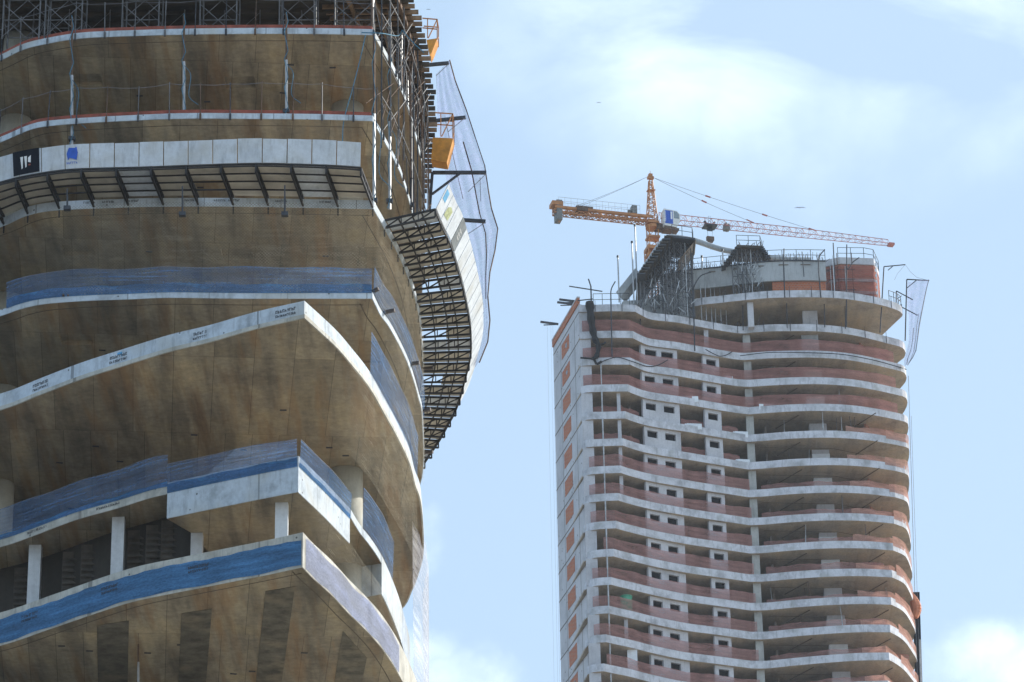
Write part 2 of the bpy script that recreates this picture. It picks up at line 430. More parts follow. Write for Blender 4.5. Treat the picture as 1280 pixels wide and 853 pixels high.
# F6: thin slab, deep box at the corner, deep edge further right
z6 = zf(6)
L6, R6 = EDGE[6]
A_ = W(209, 649, z6-.85); B_ = W(372, 616, z6-.85); C_ = W(436, 680, z6-.85)
front6 = cat([A_, W(265.6, 637, z6-.85), W(340, 622, z6-.85), B_], 4)
right6 = [B_, B_.lerp(C_, .5)+V(.03, 0, 0), C_]
inner = [C_+V(-.9, .6, 0), V(-6.2, 98.5, 0), V(-8.6, 98.6, 0), W(262, 692, z6-.85), W(242, 668, z6-.85)]
b = MB(); b.prism(front6+right6[1:]+inner, z6-.85, z6+.25); bx = b.build('balcony_box', 'soffit_near', near)
b = MB(); b.wall(front6+right6[1:], z6-.845, z6+.26, .002, .03); b.build('box_face', 'edge_near', bx)
fl = V(A_.x+.02, A_.y-.02, z6+.24)
b = MB(); b.hexa([fl, fl+V(.32, -.02, -.12), fl+V(.03, -.01, -.3)], [p+V(0, -.02, 0) for p in (fl, fl+V(.32, -.02, -.12), fl+V(.03, -.01, -.3))]); b.build('box_flap', 'paint_white', bx)
Lleft = [p for p in L6 if p.x < A_.x+.05]
b = MB(); b.wall(Lleft, z6+.003, z6+.26, .002, .03); b.build('slab_edge', 'edge_lower', SLAB[6])
p476 = W(476, 705, z6)
R6a = [p for p in R6 if p.y <= p476.y+.05]; R6b = [p for p in R6 if p.y >= p476.y-.05]
b = MB(); b.wall(R6a, z6+.003, z6+.26, .002, .03); b.build('slab_edge', 'edge_near', SLAB[6])
deep = R6b[:]; pin = W(436, 712, z6)
b = MB(); b.prism(deep+[V(-7.2, 114, 0), V(-7.2, pin.y+.3, 0), pin], z6-1.0, z6-.004); db = b.build('deep_beam', 'soffit_near', near)
b = MB(); b.wall([pin]+deep, z6-.995, z6+.26, .004, .035); b.build('beam_face', 'edge_near', db)
# F7: metre-high edge
z7 = zf(7); L7, R7 = EDGE[7]
b = MB(); b.wall(L7+R7[1:], z7+.003, z7+1.05, -.12, .03); b.build('parapet', 'edge_lower', SLAB[7])
b = MB(); b.wall(L7+R7[1:], z7-.006, z7+.01, -.36, -.33); b.build('drip_groove', 'groove', SLAB[7])
# damp formwork bands on the lowest soffit
for (x0, x1, y0) in ((120, 160, 772), (226, 264, 757), (331, 368, 729), (428, 458, 785)):
    P0 = W(x0, y0+6, z7); P1 = W(x1, y0, z7)
    if x0 > 400: P1 = W(x1, y0+34, z7); P0 = W(x0, y0, z7)
    b = MB(); b.hexa([V(P0.x, P0.y+.25, z7-.012), V(P1.x, P1.y+.25, z7-.012), V(P1.x-1.0, P1.y+9, z7-.012), V(P0.x-.96, P0.y+9, z7-.012)],
                     [V(P0.x, P0.y+.25, z7-.001), V(P1.x, P1.y+.25, z7-.001), V(P1.x-1.0, P1.y+9, z7-.001), V(P0.x-.96, P0.y+9, z7-.001)])
    b.build('damp_panel', 'damp', SLAB[7])
# tie holes: small dark sockets in the soffits
for k in range(1, 8):
    rnd = random.Random(k)
    for n in range(13):
        b = MB()
        c = V(rnd.uniform(-14, -4.6), rnd.uniform(96, 104), zf(k))
        if k == 5: c.y -= rnd.uniform(0, 4)*(1 if c.x > -10 else 0)
        b.box((c.x, c.y, c.z-.004), .2, .09, .012, rnd.uniform(0, .3))
        b.build('tie_socket', 'ink', SLAB[k])
# round columns through the building
def cyl(mb, x, y, z0, z1, r, n=28):
    mb.hexa([V(x+r*math.cos(2*math.pi*i/n), y+r*math.sin(2*math.pi*i/n), z0) for i in range(n)],
            [V(x+r*math.cos(2*math.pi*i/n), y+r*math.sin(2*math.pi*i/n), z1) for i in range(n)])
c1 = W(432.5, 590, Z5); c2 = W(-3, 606, Z5)
for c in (c1, c2, V(-10.2, 103.5, 0), V(-17, 108, 0), V(-7, 112, 0)):
    for k in range(0, 7):
        z0 = zf(k+1)+THK.get(k+1, .3)+.012
        z1 = zf(k)-.002
        b = MB(); cyl(b, c.x, c.y, z0, z1, .52)
        b.build('round_column', 'column', near, True).data.polygons[0].use_smooth = False
# shallow drop panels round the main column
for k in (2, 3, 4):
    cc = V(c1.x, c1.y, 0)
    b = MB(); b.box((cc.x-.1, cc.y+.1, zf(k)-.03), 2.3, 2.6, .054, R(3)); b.build('drop_panel', 'soffit_near', near)
# square posts standing on the lowest balcony
for (x, y0, y1, w) in ((44, 681, 756, .36), (148, 646, 722, .36), (246, 666, 698, .34), (352, 628, 675, .36)):
    zz = z6 if x < 200 else z6-.85
    c = W(x, y0, zz)
    b = MB(); b.box((c.x, c.y+.15, (z7+.3+zz)/2), w, .3, zz-z7-.3-.006, 0); b.build('square_post', 'post_white', near)
# core
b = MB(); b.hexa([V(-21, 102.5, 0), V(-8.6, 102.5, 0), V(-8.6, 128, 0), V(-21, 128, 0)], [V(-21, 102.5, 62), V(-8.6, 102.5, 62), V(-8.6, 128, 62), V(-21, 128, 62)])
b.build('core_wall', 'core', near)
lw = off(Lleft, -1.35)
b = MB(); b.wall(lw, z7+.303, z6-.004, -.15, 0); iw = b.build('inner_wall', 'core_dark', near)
def pt_on(line, x_px, z):
    best = None
    for p in resample(line, 200):
        q = V(p.x, p.y, z)-CAM; px = 640+q.dot(CR)/q.dot(F_)*FPX
        if best is None or abs(px-x_px) < best[0]: best = (abs(px-x_px), p)
    return best[1]
for x in (27, 88, 111, 170, 192, 212):
    p = pt_on(lw, x, z6-1.2); b = MB()
    b.box((p.x, p.y-.05, (z7+z6)/2+.25), .5, .04, 2.35)
    for j_ in range(13): b.obox(V(p.x, p.y-.11, z7+.55+j_*.185), V(.23, 0, 0), V(0, .045, .05), V(0, .005, -.012))
    b.build('louvre_panel', 'louvre', iw)
# lower storeys down to the street
for k in range(8, 14):
    z = zf(k)
    if z < 2: break
    lo = setz(EDGE[4][0]+EDGE[4][1][1:], z)
    b = MB(); b.prism([V(p.x, p.y+3, z) for p in lo]+[V(x, y, 0) for x, y in reversed(BACKL)], z, z+.3); b.build('floor_slab', 'edge_lower', near)

# guard rails on the two upper floors (posts and a rope)
def guard(k, names):
    Lc, Rc = EDGE[k]; z = zf(k)
    line = off([p for p in Lc]+[p for p in Rc[1:]][:34], .05)
    s = arclen(line)
    t = thing('guard_rail', (line[0].x, line[0].y, z), names, 'railing', 'rope guard rails on the upper floors of the near tower')
    L = .35; tops = []
    while L < s[-1]-.2:
        p = at_len(line, s, L); jig = random.uniform(-.04, .04); h = random.uniform(1.15, 1.35)
        q = V(p.x+jig, p.y, z+h)
        b = MB(); b.bar(V(p.x, p.y, z-.05), q, .016, 6); b.box((p.x, p.y, z+.05), .06, .07, .2)
        b.build('guard_post', random.choice(['steel_dim', 'steel_rust', 'steel_dark', 'steel_dark']), t)
        tops.append(q-V(0, 0, .06)); L += .93+random.uniform(-.06, .06)
    b = MB()
    for a, c in zip(tops, tops[1:]):
        m = (a+c)/2-V(0, 0, .03); b.bar(a, m, .007, 4); b.bar(m, c, .007, 4)
    b.build('rope', 'rope_grey', t)
guard(1, 'thin post and rope rail along the topmost floor edge of the near tower')
guard(2, 'thin post and rope rail just above the white panelled catch platform')

# timber formwork of the floor above frame, seen from below at the right edge
z0f = zf(0)
fl = EDGE[1][1][:]
outer0 = [W(x, y, z0f-.15) for x, y in ((492,-62),(505,-30),(521,10),(531,48),(539,90),(543,130),(543.5,165),(541,195),(536,225),(531,250))]
outer0 = cat(outer0, 5)
fw = thing('slab_formwork', (outer0[0].x, outer0[0].y, z0f-.4), 'dark timber joist formwork jutting from the top right edge of the near tower', 'formwork')
b = MB(); inn = [p-V(3.2, 0, 0) for p in outer0]
lo = [*outer0, *reversed(inn)]
b.prism([V(p.x-.25, p.y, 0) for p in lo], z0f-.08, z0f-.02); b.build('plywood_deck', 'ply_dark', fw)
front = EDGE[1][0]
b = MB(); b.prism(front+[V(-4.6, 104, 0), V(-18, 104, 0)], z0f-.09, z0f-.03); b.build('plywood_deck', 'ply_dark', fw)
s0 = arclen(outer0); nj = 46
for j in range(nj):
    p = at_len(outer0, s0, s0[-1]*j/(nj-1))
    jo = random.uniform(-.05, .09)
    b = MB(); b.obox(V(p.x-1.5+jo, p.y, z0f-.18), V(1.5, .03, 0), V(0, .038, 0), V(0, 0, .07))
    b.build('joist', random.choice(['timber', 'ply_dark', 'ply_dark']), fw)
for d in (.45, 1.2, 2.0):
    b = MB(); b.wall(outer0, z0f-.45, z0f-.28, -d-.05, -d+.05); b.build('bearer', 'steel_rust' if d < 1 else 'timber', fw)
for j in range(14):
    y = 94.6+j*.65
    b = MB(); b.box((-10.5, y, z0f-.17), 13.5, .09, .14); b.build('joist', 'ply_dark', fw)
# shoring props
GR = 'steel shoring props under the top formwork'
def prop(p0, p1, lab, m='steel_galv'):
    t = thing('shoring_prop', p0, lab, 'prop', GR)
    mid = p0.lerp(p1, .55)
    b = MB(); b.bar(p0, mid, .03, 6); b.build('outer_tube', m, t)
    b = MB(); b.bar(mid, p1, .022, 6); b.build('inner_tube', 'steel_galv', t)
    b = MB(); b.box(p0+V(0, 0, .01), .14, .14, .02); b.box(p1-V(0, 0, .01), .14, .14, .02); b.bar(mid-V(.06, 0, 0), mid+V(.06, 0, 0), .012, 4); b.build('end_plate', 'steel_rust', t)
r1 = EDGE[1][1]; s1 = arclen(r1)
for j in range(14):
    p = at_len(r1, s1, .3+j*.72)
    q = p+V(-.12-.16*(j % 3), 0, THK[1]+.01)
    prop(q, V(q.x+random.uniform(-.03, .05), q.y, z0f-.47), 'steel prop on the right slab edge under the timber joists of the near tower', random.choice(['steel_dim', 'steel_rust']))
# raking braces between the joists and slab below
for j in range(7):
    p = at_len(r1, s1, .6+j*1.25); q = at_len(outer0, s0, 3.0+j*1.55)
    b = MB(); b.bar(V(p.x, p.y, zf(1)+.3), V(q.x-.5, q.y, z0f-.4), .018, 6)
    b.bar(V(p.x+.05, p.y+.9, zf(1)+1.0), V(q.x-1.3, q.y-.9, z0f-.4), .018, 6)
    tag(b.build('raking_brace', 'steel_dim'), 'slanting steel tube pair bracing the joists at the top right edge of the near tower', 'brace', 'raking braces under the top formwork')
# tube scaffold hugging the right edge of the upper floors
es = thing('edge_scaffold', (r1[0].x, r1[0].y, zf(2)), 'tube scaffold hugging the right edge of the upper floors below the joist ends', 'scaffold')
lnE = off(r1, .22); sE = arclen(lnE); stn = []
for j in range(13):
    p = at_len(lnE, sE, .25+j*.95); jit = random.uniform(-.05, .05); zb_ = zf(2)-random.uniform(-.4, 1.6)
    b = MB(); b.bar(V(p.x+jit, p.y, zb_), V(p.x, p.y, z0f-.45), .024, 5); b.build('standard', random.choice(['steel_dim', 'steel_rust', 'steel_galv', 'steel_dark']), es)
    stn.append(V(p.x, p.y, 0))
for zl in (zf(2)+1.1, zf(1)-.6, zf(1)+.9, zf(1)+1.9):
    b = MB(); b.poly([V(p.x, p.y, zl+random.uniform(-.05, .05)) for p in stn], .018, 4); b.build('ledger', 'steel_dim', es)
for j in range(12):
    a, c = stn[j], stn[min(12, j+1)]
    z1_ = random.choice([zf(2)+.3, zf(1)-.9, zf(1)+.2]); b = MB(); b.bar(V(a.x, a.y, z1_), V(c.x, c.y, z1_+random.uniform(1.2, 2.0)), .016, 4)
    b.bar(V(a.x-.5, a.y, z1_+.6), V(c.x+.1, c.y, z1_+random.uniform(1.8, 2.6)), .015, 4); b.build('cross_brace', random.choice(['steel_dim', 'steel_rust']), es)
# scaffold towers on the top visible floor
def scaffold(c, w, d, z0, z1, lab, group, r=.024, m='steel_galv', parent_group=None, lifts=2, rz=0):
    t = thing('scaffold_tower', (c.x, c.y, z0), lab, 'scaffold', group)
    ca, sa = math.cos(rz), math.sin(rz)
    def P(a, bb, z): return V(c.x+ca*a*w/2-sa*bb*d/2, c.y+sa*a*w/2+ca*bb*d/2, z)
    cs = [(-1, -1), (1, -1), (1, 1), (-1, 1)]
    for a, bb in cs:
        b = MB(); b.bar(P(a, bb, z0), P(a, bb, z1), r, 6); b.build('standard', m, t)
    hh = (z1-z0)/lifts
    for i in range(lifts):
        b = MB(); zz = z0+hh*(i+.5)
        for k in range(4): b.bar(P(*cs[k], zz), P(*cs[(k+1) % 4], zz), r*.8, 6)
        b.build('ledger', m, t)
        b = MB()
        for k in (0, 2, 1, 3):
            a1 = P(*cs[k], z0+hh*i+.1); a2 = P(*cs[(k+1) % 4], z0+hh*(i+1)-.1)
            b3 = P(*cs[k], z0+hh*(i+1)-.1); b4 = P(*cs[(k+1) % 4], z0+hh*i+.1)
            b.bar(a1, a2, r*.6, 4)
            if k % 2 == 0: b.bar(b3, b4, r*.6, 4)
        b.build('cross_brace', m, t)
    return t
SG = 'scaffold towers on the top floor of the near tower'
for x, lb in ((22, 'pale steel scaffold tower at the far left on the topmost floor of the near tower'),
              (75, 'steel scaffold tower above the first hanging pole on the topmost floor'),
              (172, 'steel scaffold tower between the first and second hanging poles on the topmost floor'),
              (270, 'steel scaffold tower right of the second hanging pole on the topmost floor'),
              (370, 'steel scaffold tower around the third hanging pole on the topmost floor'),
              (440, 'steel scaffold tower at the corner of the topmost floor of the near tower')):
    yf = 96.0
    p = W(x, 36, zf(1)+THK[1]); 
    scaffold(V(p.x, p.y+1.2, 0), 1.15, 1.1, zf(1)+THK[1]+.003, z0f-.26, lb, SG, .024, 'steel_dim')
    scaffold(V(p.x+.5, p.y+4.2, 0), 1.15, 1.3, zf(1)+THK[1]+.003, z0f-.26, lb.replace('steel scaffold', 'rear scaffold').replace(' of the near tower', '').replace('on the topmost floor', 'on top floor'), SG, .02, 'steel_dim')

# blue safety netting bands
NG = 'blue guard nets on the balcony edges of the near tower'
def netband(line, z0, h, name, m, lab, strip=None, lean=.04, wob=.05, wires=True):
    t = thing('safety_net', (line[0].x, line[0].y, z0), lab, 'safety net', NG)
    ln = resample(line, max(12, int(arclen(line)[-1]*3)))
    rows = []
    for j in range(7):
        f = j/6; r = off(ln, .05+lean*f)
        rows.append([V(p.x, p.y, z0+h*f+(wob*.5*math.sin(i*.35)*f if j else 0)) for i, p in enumerate(r)])
    rows = [[p+V(0, -.05*math.sin(i*.9+j*1.3)*(j/6), 0) for i, p in enumerate(r)] for j, r in enumerate(rows)]
    b = MB(); b.sheet(rows); b.build('net_sheet', m, t)
    if strip:
        b = MB(); a = off(ln, .045); c = off(ln, .055)
        b.sheet([setz(a, z0-.02), [V(p.x, p.y, z0+strip+.02*math.sin(i*1.7)) for i, p in enumerate(c)]]); b.build('edge_cover', 'cover_blue', t)
    b = MB(); b.poly(rows[-1][::2], .008, 4); b.build('top_rope', 'rope_grey', t)
    return t
L4, R4 = EDGE[4]
netband(L4[6:], zf(4)+THK[4], .8, 'n', 'net_blue', 'long blue net band on the front edge just under the panelled platform floor', .27)
netband(R4[:32], zf(4)+THK[4], .85, 'n', 'net_blue', 'blue net band curving round the right side directly above the pointed balcony', None)
netband([p for p in R5 if 92.6 < p.y < 100.6], Z5+.5, 1.3, 'n', 'net_blue', 'blue net strip rising behind the long right edge of the pointed balcony', None)
netband(Lleft[2:], z6+.26, .95, 'n', 'net_blue', 'dark blue net band on the left half of the balcony with the stepped box', .12, .02)
netband(front6, z6-.05, .85, 'n', 'net_blue', 'blue net band above the front face of the stepped balcony box', .26)
netband(right6, z6-.05, .8, 'n', 'net_blue', 'blue net band leaning over the sunlit right face of the stepped balcony box', .12)
netband([p for p in R6 if 96.1 < p.y < 101], z6+.26, 1.25, 'n', 'net_blue', 'short blue net band behind the thick round column right of the stepped box', None)
t = thing('edge_wrap', (L7[0].x, L7[0].y, z7), 'torn bright blue sheet wrapped round the front edge of the lowest balcony', 'sheeting')
ll = resample(L7, 60)
b = MB(); b.sheet([[V(p.x, p.y, z7+.07+.02*math.sin(i*.8)) for i, p in enumerate(off(ll, .045))], [V(p.x, p.y, z7+.84+.02*math.sin(i*.5)+.015*math.sin(i*1.9)) for i, p in enumerate(off(ll, .05))]]); b.build('sheet_face', 'cover_blue', t)
t = thing('edge_wrap', (R7[0].x, R7[0].y, z7), 'pale lilac film wrapped round the sunlit right edge of the lowest balcony', 'sheeting')
ll = resample(R7[:30], 50)
b = MB(); b.sheet([[V(p.x, p.y, z7+.03+.02*math.sin(i*.8)) for i, p in enumerate(off(ll[1:], .045))], [V(p.x, p.y, z7+.95+.04*math.sin(i*.5)) for i, p in enumerate(off(ll[1:], .05))]]); b.build('sheet_face', 'cover_pale', t)
# fine mesh screens stretched between floors
FG = 'fine mesh screens stretched between the floors of the near tower'
def fine(line, z0, z1, lab):
    ln = resample(line, max(10, int(arclen(line)[-1]*2)))
    b = MB(); rows = []
    for j in range(5):
        f = j/4; r = off(ln, .07+.05*math.sin(f*3.1))
        rows.append([V(p.x, p.y, z0+(z1-z0)*f) for p in r])
    b.sheet(rows); tag(b.build('mesh_screen', 'net_fine'), lab, 'mesh screen', FG)
fine(L4[10:]+R4[1:30], zf(4)+.2, zf(3)-.02, 'fine see-through mesh screen under the panelled platform floor, above the long blue net')
fine(R4[2:30], Z5+.6, zf(4)-.02, 'fine see-through mesh screen on the right side between the pointed balcony and the floor above')
fine([p for p in R5 if 89.4 < p.y < 100], z6+.3, Z5-.02, 'fine see-through mesh screen hanging under the right edge of the pointed balcony')
fine(right6[:1]+right6[1:]+[p for p in R6 if p.y > 95.5][:18], z7+1.0, z6-.86, 'fine see-through mesh screen between the stepped box and the lowest balcony')
# pale dust sheet hanging at the far right corner
pts = [V(-3.25, 103, 0), V(-2.98, 105.5, 0), V(-2.93, 108, 0), V(-3.2, 110.5, 0)]
ln = resample(cat(pts, 5), 20)
b = MB(); b.sheet([[V(p.x+.03*math.sin(i*1.2+j*.4), p.y, 20+j*(Z5+.4-20)/12) for i, p in enumerate(ln)] for j in range(13)])
tag(b.build('dust_sheet', 'net_dust'), 'whitish translucent sheet hanging down the right corner of the near tower beside the sky', 'dust sheet')

# stencilled marks
def glyphs(mb, o, r, u, n, w, h, seed, t=.003, gap=.28):
    rnd = random.Random(seed); nrm = r.cross(u).normalized()
    cw = w/n
    for i in range(n):
        g = o+r*(cw*i); k = rnd.randint(0, 4); cwi = cw*(1-gap); s_ = h*.22
        def st(x0, y0, x1, y1):
            c = g+r*((x0+x1)/2*cwi)+u*((y0+y1)/2*h)
            mb.obox(c+nrm*t, r*max(.004, abs(x1-x0)/2*cwi), u*max(.004, abs(y1-y0)/2*h), nrm*.002)
        if k in (0, 1, 2, 4): st(0, 0, .3, 1)
        if k in (1, 3, 4): st(.35, .75, 1, 1)
        if k in (0, 2, 3): st(.35, .4, 1, .62)
        if k in (0, 4): st(.7, 0, 1, .38)
        if k in (2, 3): st(.35, 0, 1, .22)
def near_pt(line, x_px, z):
    best = None
    for p in resample(line, 300):
        q = p-CAM; dd = q.dot(F_); px = 640+q.dot(CR)/dd*FPX
        if best is None or abs(px-x_px) < best[0]: best = (abs(px-x_px), p)
    p = best[1]; i = min(range(len(line)), key=lambda k: (line[k]-p).length); i = max(1, min(len(line)-2, i))
    tg = line[i+1]-line[i-1]; tg.z = 0; tg.normalize()
    return V(p.x, p.y, z), tg
for x, sd, n in ((42, 3, 8), (138, 9, 9), (242, 12, 9), (345, 5, 9)):
    p, tg = near_pt(L5, x, Z5+.33); b = MB()
    o = p+V(tg.y, -tg.x, 0)*.034
    glyphs(b, o, tg, V(0, 0, 1), n, .66, .09, sd); glyphs(b, o-V(0, 0, .13), tg, V(0, 0, 1), n+2, .66, .075, sd+1)
    b.build('stencil_mark', 'ink', SLAB[5])
p, tg = near_pt(L5, 150, Z5+.45); b = MB(); o = p+V(tg.y, -tg.x, 0)*.034
b.obox(o+V(0, 0, .0), tg*.09, V(0, 0, .035), V(tg.y, -tg.x, 0)*.002); b.obox(o+tg*.07-V(0, 0, .06), tg*.02, V(0, 0, .05), V(tg.y, -tg.x, 0)*.002); b.build('blue_mark', 'cyan_paint', SLAB[5])
for x, sd in ((28, 21), (128, 22), (236, 23)):
    p, tg = near_pt(L7, x, z7+.62); b = MB(); o = p+V(tg.y, -tg.x, 0)*.06
    glyphs(b, o, tg, V(0, 0, 1), 10, .7, .085, sd); glyphs(b, o-V(0, 0, .12), tg, V(0, 0, 1), 11, .68, .07, sd+5)
    b.build('stencil_mark', 'ink', SLAB[7])
for x, z_, k in ((120, z6+.12, 6), (34, z6+.12, 6)):
    p, tg = near_pt(Lleft, x, z_); b = MB(); o = p+V(tg.y, -tg.x, 0)*.034
    glyphs(b, o, tg, V(0, 0, 1), 14, .9, .07, 31+int(x)); b.build('stencil_mark', 'ink', SLAB[6])
for x in (104, 128, 160, 228, 268, 286, 345, 400):
    p, tg = near_pt(EDGE[3][0], x, zf(3)+.17); b = MB(); o = p+V(tg.y, -tg.x, 0)*.034
    glyphs(b, o, tg, V(0, 0, 1), 7, .36, .07, 50+int(x)); b.build('stencil_mark', 'ink', SLAB[3])

# ---------------------------------------------------------------- catch platforms (debris fans)
z3 = zf(3)
def fan(name, inner, outer, ztop, ntr, lab, panel_h, lean, npan, panmats, rails=4, open_panels=(), tr_depth=.26):
    t = thing('catch_platform', (inner[0].x, inner[0].y, z3), lab, 'catch platform', 'white panelled catch platforms around the near tower')
    I = resample(inner, 97); O = resample(outer, 97)
    I = [V(p.x, p.y, z3+.32) for p in I]; O = [V(p.x, p.y, ztop) for p in O]
    def at(c, f): 
        x = f*96; i = min(95, int(x)); return c[i].lerp(c[i+1], x-i)
    dv = V(0, 0, -tr_depth)
    for k in range(ntr):
        f = k/(ntr-1)
        a = at(I, f); c = at(O, f); b = MB()
        b.bar(a, c, .04); b.bar(a+dv, c+dv, .04); b.bar(c, c+dv, .035); b.bar(a, a+dv, .035)
        m = max(3, int((c-a).length/.42))
        for q in range(m):
            p1 = a.lerp(c, q/m); p2 = a.lerp(c, (q+1)/m)
            b.bar(p1+dv, p2, .026); b.bar(p2, p2+dv, .022)
        b.bar(a+dv, a+V(0, 0, -.55), .03)
        b.build('truss_frame', 'steel_black', t)
    for j in range(rails):
        g = [0, .3, .55, .78, 1.0][j+5-rails-(0)] if rails == 5 else [.28, .55, .74, 1.0][j]
        b = MB(); b.poly([at(I, q/48).lerp(at(O, q/48), g)+V(0, 0, -.06) for q in range(49)], .028); b.build('long_rail', 'steel_black', t)
    # deck boards
    nd = ntr-1 if ntr > 12 else (ntr-1)
    for k in range(nd):
        f0, f1 = k/nd+.002, (k+1)/nd-.002
        for u0, u1 in ((0.02, .5), (.505, .99)):
            if (k, u0 < .1) in open_panels: continue
            b = MB(); q = [at(I, f0).lerp(at(O, f0), u0), at(I, f1).lerp(at(O, f1), u0), at(I, f1).lerp(at(O, f1), u1), at(I, f0).lerp(at(O, f0), u1)]
            b.hexa([p+V(0, 0, .045) for p in q], [p+V(0, 0, .065) for p in q]); b.build('deck_panel', 'panel_deck' if (k*7+int(u0*10)) % 5 else 'panel_white', t)
    # outer parapet panels
    Oo = off(O, lean)
    def at2(f, g): return at(O, f).lerp(at(Oo, f)+V(0, 0, panel_h), g)
    for k in range(npan):
        f0, f1 = k/npan+.0012, (k+1)/npan-.0012
        rr = random.uniform(-.015, .015)
        sub = 3; b = MB()
        for s_ in range(sub):
            g0 = f0+(f1-f0)*s_/sub; g1 = f0+(f1-f0)*(s_+1)/sub
            q = [at2(g0, .06), at2(g1, .06), at2(g1, 1+rr), at2(g0, 1+rr)]
            n_ = (q[1]-q[0]).cross(q[3]-q[0]).normalized()*.012
            b.hexa([p-n_ for p in q], [p+n_ for p in q])
        b.build('parapet_panel', panmats.get(k, 'panel_white'), t)
    # light chord outside the deck edge and stays
    b = MB(); b.poly([p+V(0, 0, .01) for p in O[::4]], .03); b.build('edge_rail', 'steel_black', t)
    return t, at, at2
zo = z3+.45
innA = [p for p in EDGE[3][0]][3:]
outA = cat([W(x, y, zo) for x, y in ((-52,243),(0,229),(32,221),(81.6,213.6),(130,211.5),(200,209.5),(252,207.5),(320,205.5),(370,206.5),(414,208),(451,210.5))], 5)
fanA, atA, at2A = fan('A', off(innA, .0), outA, zo, 13, 'front catch platform with white panels and black trusses, carrying a black sign and blue logo', .8, .12, 17, {}, 5, open_panels={(3, True), (7, True)})
# find panels for marks
def mark_on(at2, f0, f1, g0, g1, m, name, par, t=.016):
    q = [at2(f0, g0), at2(f1, g0), at2(f1, g1), at2(f0, g1)]
    n_ = (q[1]-q[0]).cross(q[3]-q[0]).normalized()
    if n_.y > 0 and abs(n_.y) > abs(n_.x): n_ = -n_
    b = MB(); b.hexa([p+n_*t for p in q], [p+n_*(t+.006) for p in q]); return b.build(name, m, par)
def pxof(P):
    q = P-CAM; dd = q.dot(F_); return 640+q.dot(CR)/dd*FPX, 426.5-q.dot(CU)/dd*FPX
def find_f(at2, x_px, g=.5):
    return min((k/600 for k in range(601)), key=lambda f: abs(pxof(at2(f, g))[0]-x_px))
fa, fb = find_f(at2A, 17), find_f(at2A, 49)

def quadmark(at2, par, fx, gy, pts, m, name, t=.026):
    """polygon drawn on a parapet panel: pts in panel fractions"""
    P = [at2(fx[0]+(fx[1]-fx[0])*a, gy[0]+(gy[1]-gy[0])*c) for a, c in pts]
    e = at2(fx[1], gy[0])-at2(fx[0], gy[0]); u = at2(fx[0], gy[1])-at2(fx[0], gy[0])
    n_ = e.cross(u).normalized()
    b = MB(); b.hexa([p+n_*t for p in P], [p+n_*(t+.004) for p in P]); return b.build(name, m, par)
def strip(at2, par, f0, f1, g0, g1, m, name, t0=.014, t1=.03, n=10):
    b = MB(); P = []
    for k in range(n+1):
        f = f0+(f1-f0)*k/n; lo_, hi_ = at2(f, g0), at2(f, g1)
        e = at2(min(1, f+.002), g0)-at2(max(0, f-.002), g0); n_ = e.cross(hi_-lo_).normalized()
        P.append((lo_, hi_, n_))
    for (l0, h0, n0), (l1, h1, n1) in zip(P, P[1:]):
        b.hexa([l0+n0*t0, l1+n1*t0, h1+n1*t0, h0+n0*t0], [l0+n0*t1, l1+n1*t1, h1+n1*t1, h0+n0*t1])
    return b.build(name, m, par)
strip(at2A, fanA, fa, fb, .1, 1.03, 'panel_black', 'sign_board')
f1_, f2_ = find_f(at2A, 26), find_f(at2A, 40)
for (x0, x1, yb) in ((0, .26, .0), (.36, .62, .06)):
    quadmark(at2A, fanA, (f1_, f2_), (.3, .78), [(x0+.1, yb), (x1-.06, yb+.08), (x1, 1), (x0, 1)], 'paint_white', 'sign_mark', .036)
quadmark(at2A, fanA, (f1_, f2_), (.3, .78), [(.7, .5), (.95, .42), (.98, 1.02), (.72, .85)], 'paint_white', 'sign_mark', .036)
quadmark(at2A, fanA, (f1_, f2_), (.3, .78), [(.74, .2), (.94, .2), (.94, .32), (.74, .32)], 'toe_red', 'sign_mark', .036)
f1_, f2_ = find_f(at2A, 83.5), find_f(at2A, 97.5)
quadmark(at2A, fanA, (f1_, f2_), (.38, .9), [(.12, 0), (.28, .18), (.78, .05), (.9, 0), (1, .55), (.88, 1), (.72, .9), (.2, .95), (0, .5)], 'logo_blue', 'logo_mark')
b = MB(); a = at2A(f1_, .24); c = at2A(f2_, .24); r_ = (c-a); wd = r_.length; r_.normalize()
up = (at2A(f1_, .9)-at2A(f1_, .3)).normalized()
glyphs(b, a, r_, up, 6, wd, .07, 77, .018); b.build('logo_caption', 'logo_blue', fanA)

outB = cat([W(x, y, zo) for x, y in ((544,262),(553.6,285),(561.6,301),(568,322),(576,349),(581.5,372.6),(587,402),(588.5,425),(588,446),(581.5,473),(575,497),(568,515.5),(560,530),(552,545),(543,559),(531,577))], 4)
inB = cat([W(480.6, 287.6, z3), W(496.5, 317, z3), W(510, 349, z3), W(520.5, 383, z3), W(525.8, 420.5, z3), V(-3.05, 106, 0), V(-3.5, 109.5, 0), V(-4.0, 111.5, 0), V(-4.6, 113.5, 0)], 5)
inB = [V(p.x, p.y, z3) for p in inB]
fanB, atB, at2B = fan('B', inB, outB, zo, 22, 'side catch platform curving round the right of the near tower on dark lattice trusses', .85, .42, 26, {3: 'panel_grey'}, 4, open_panels={(5, True), (9, True), (13, True)})
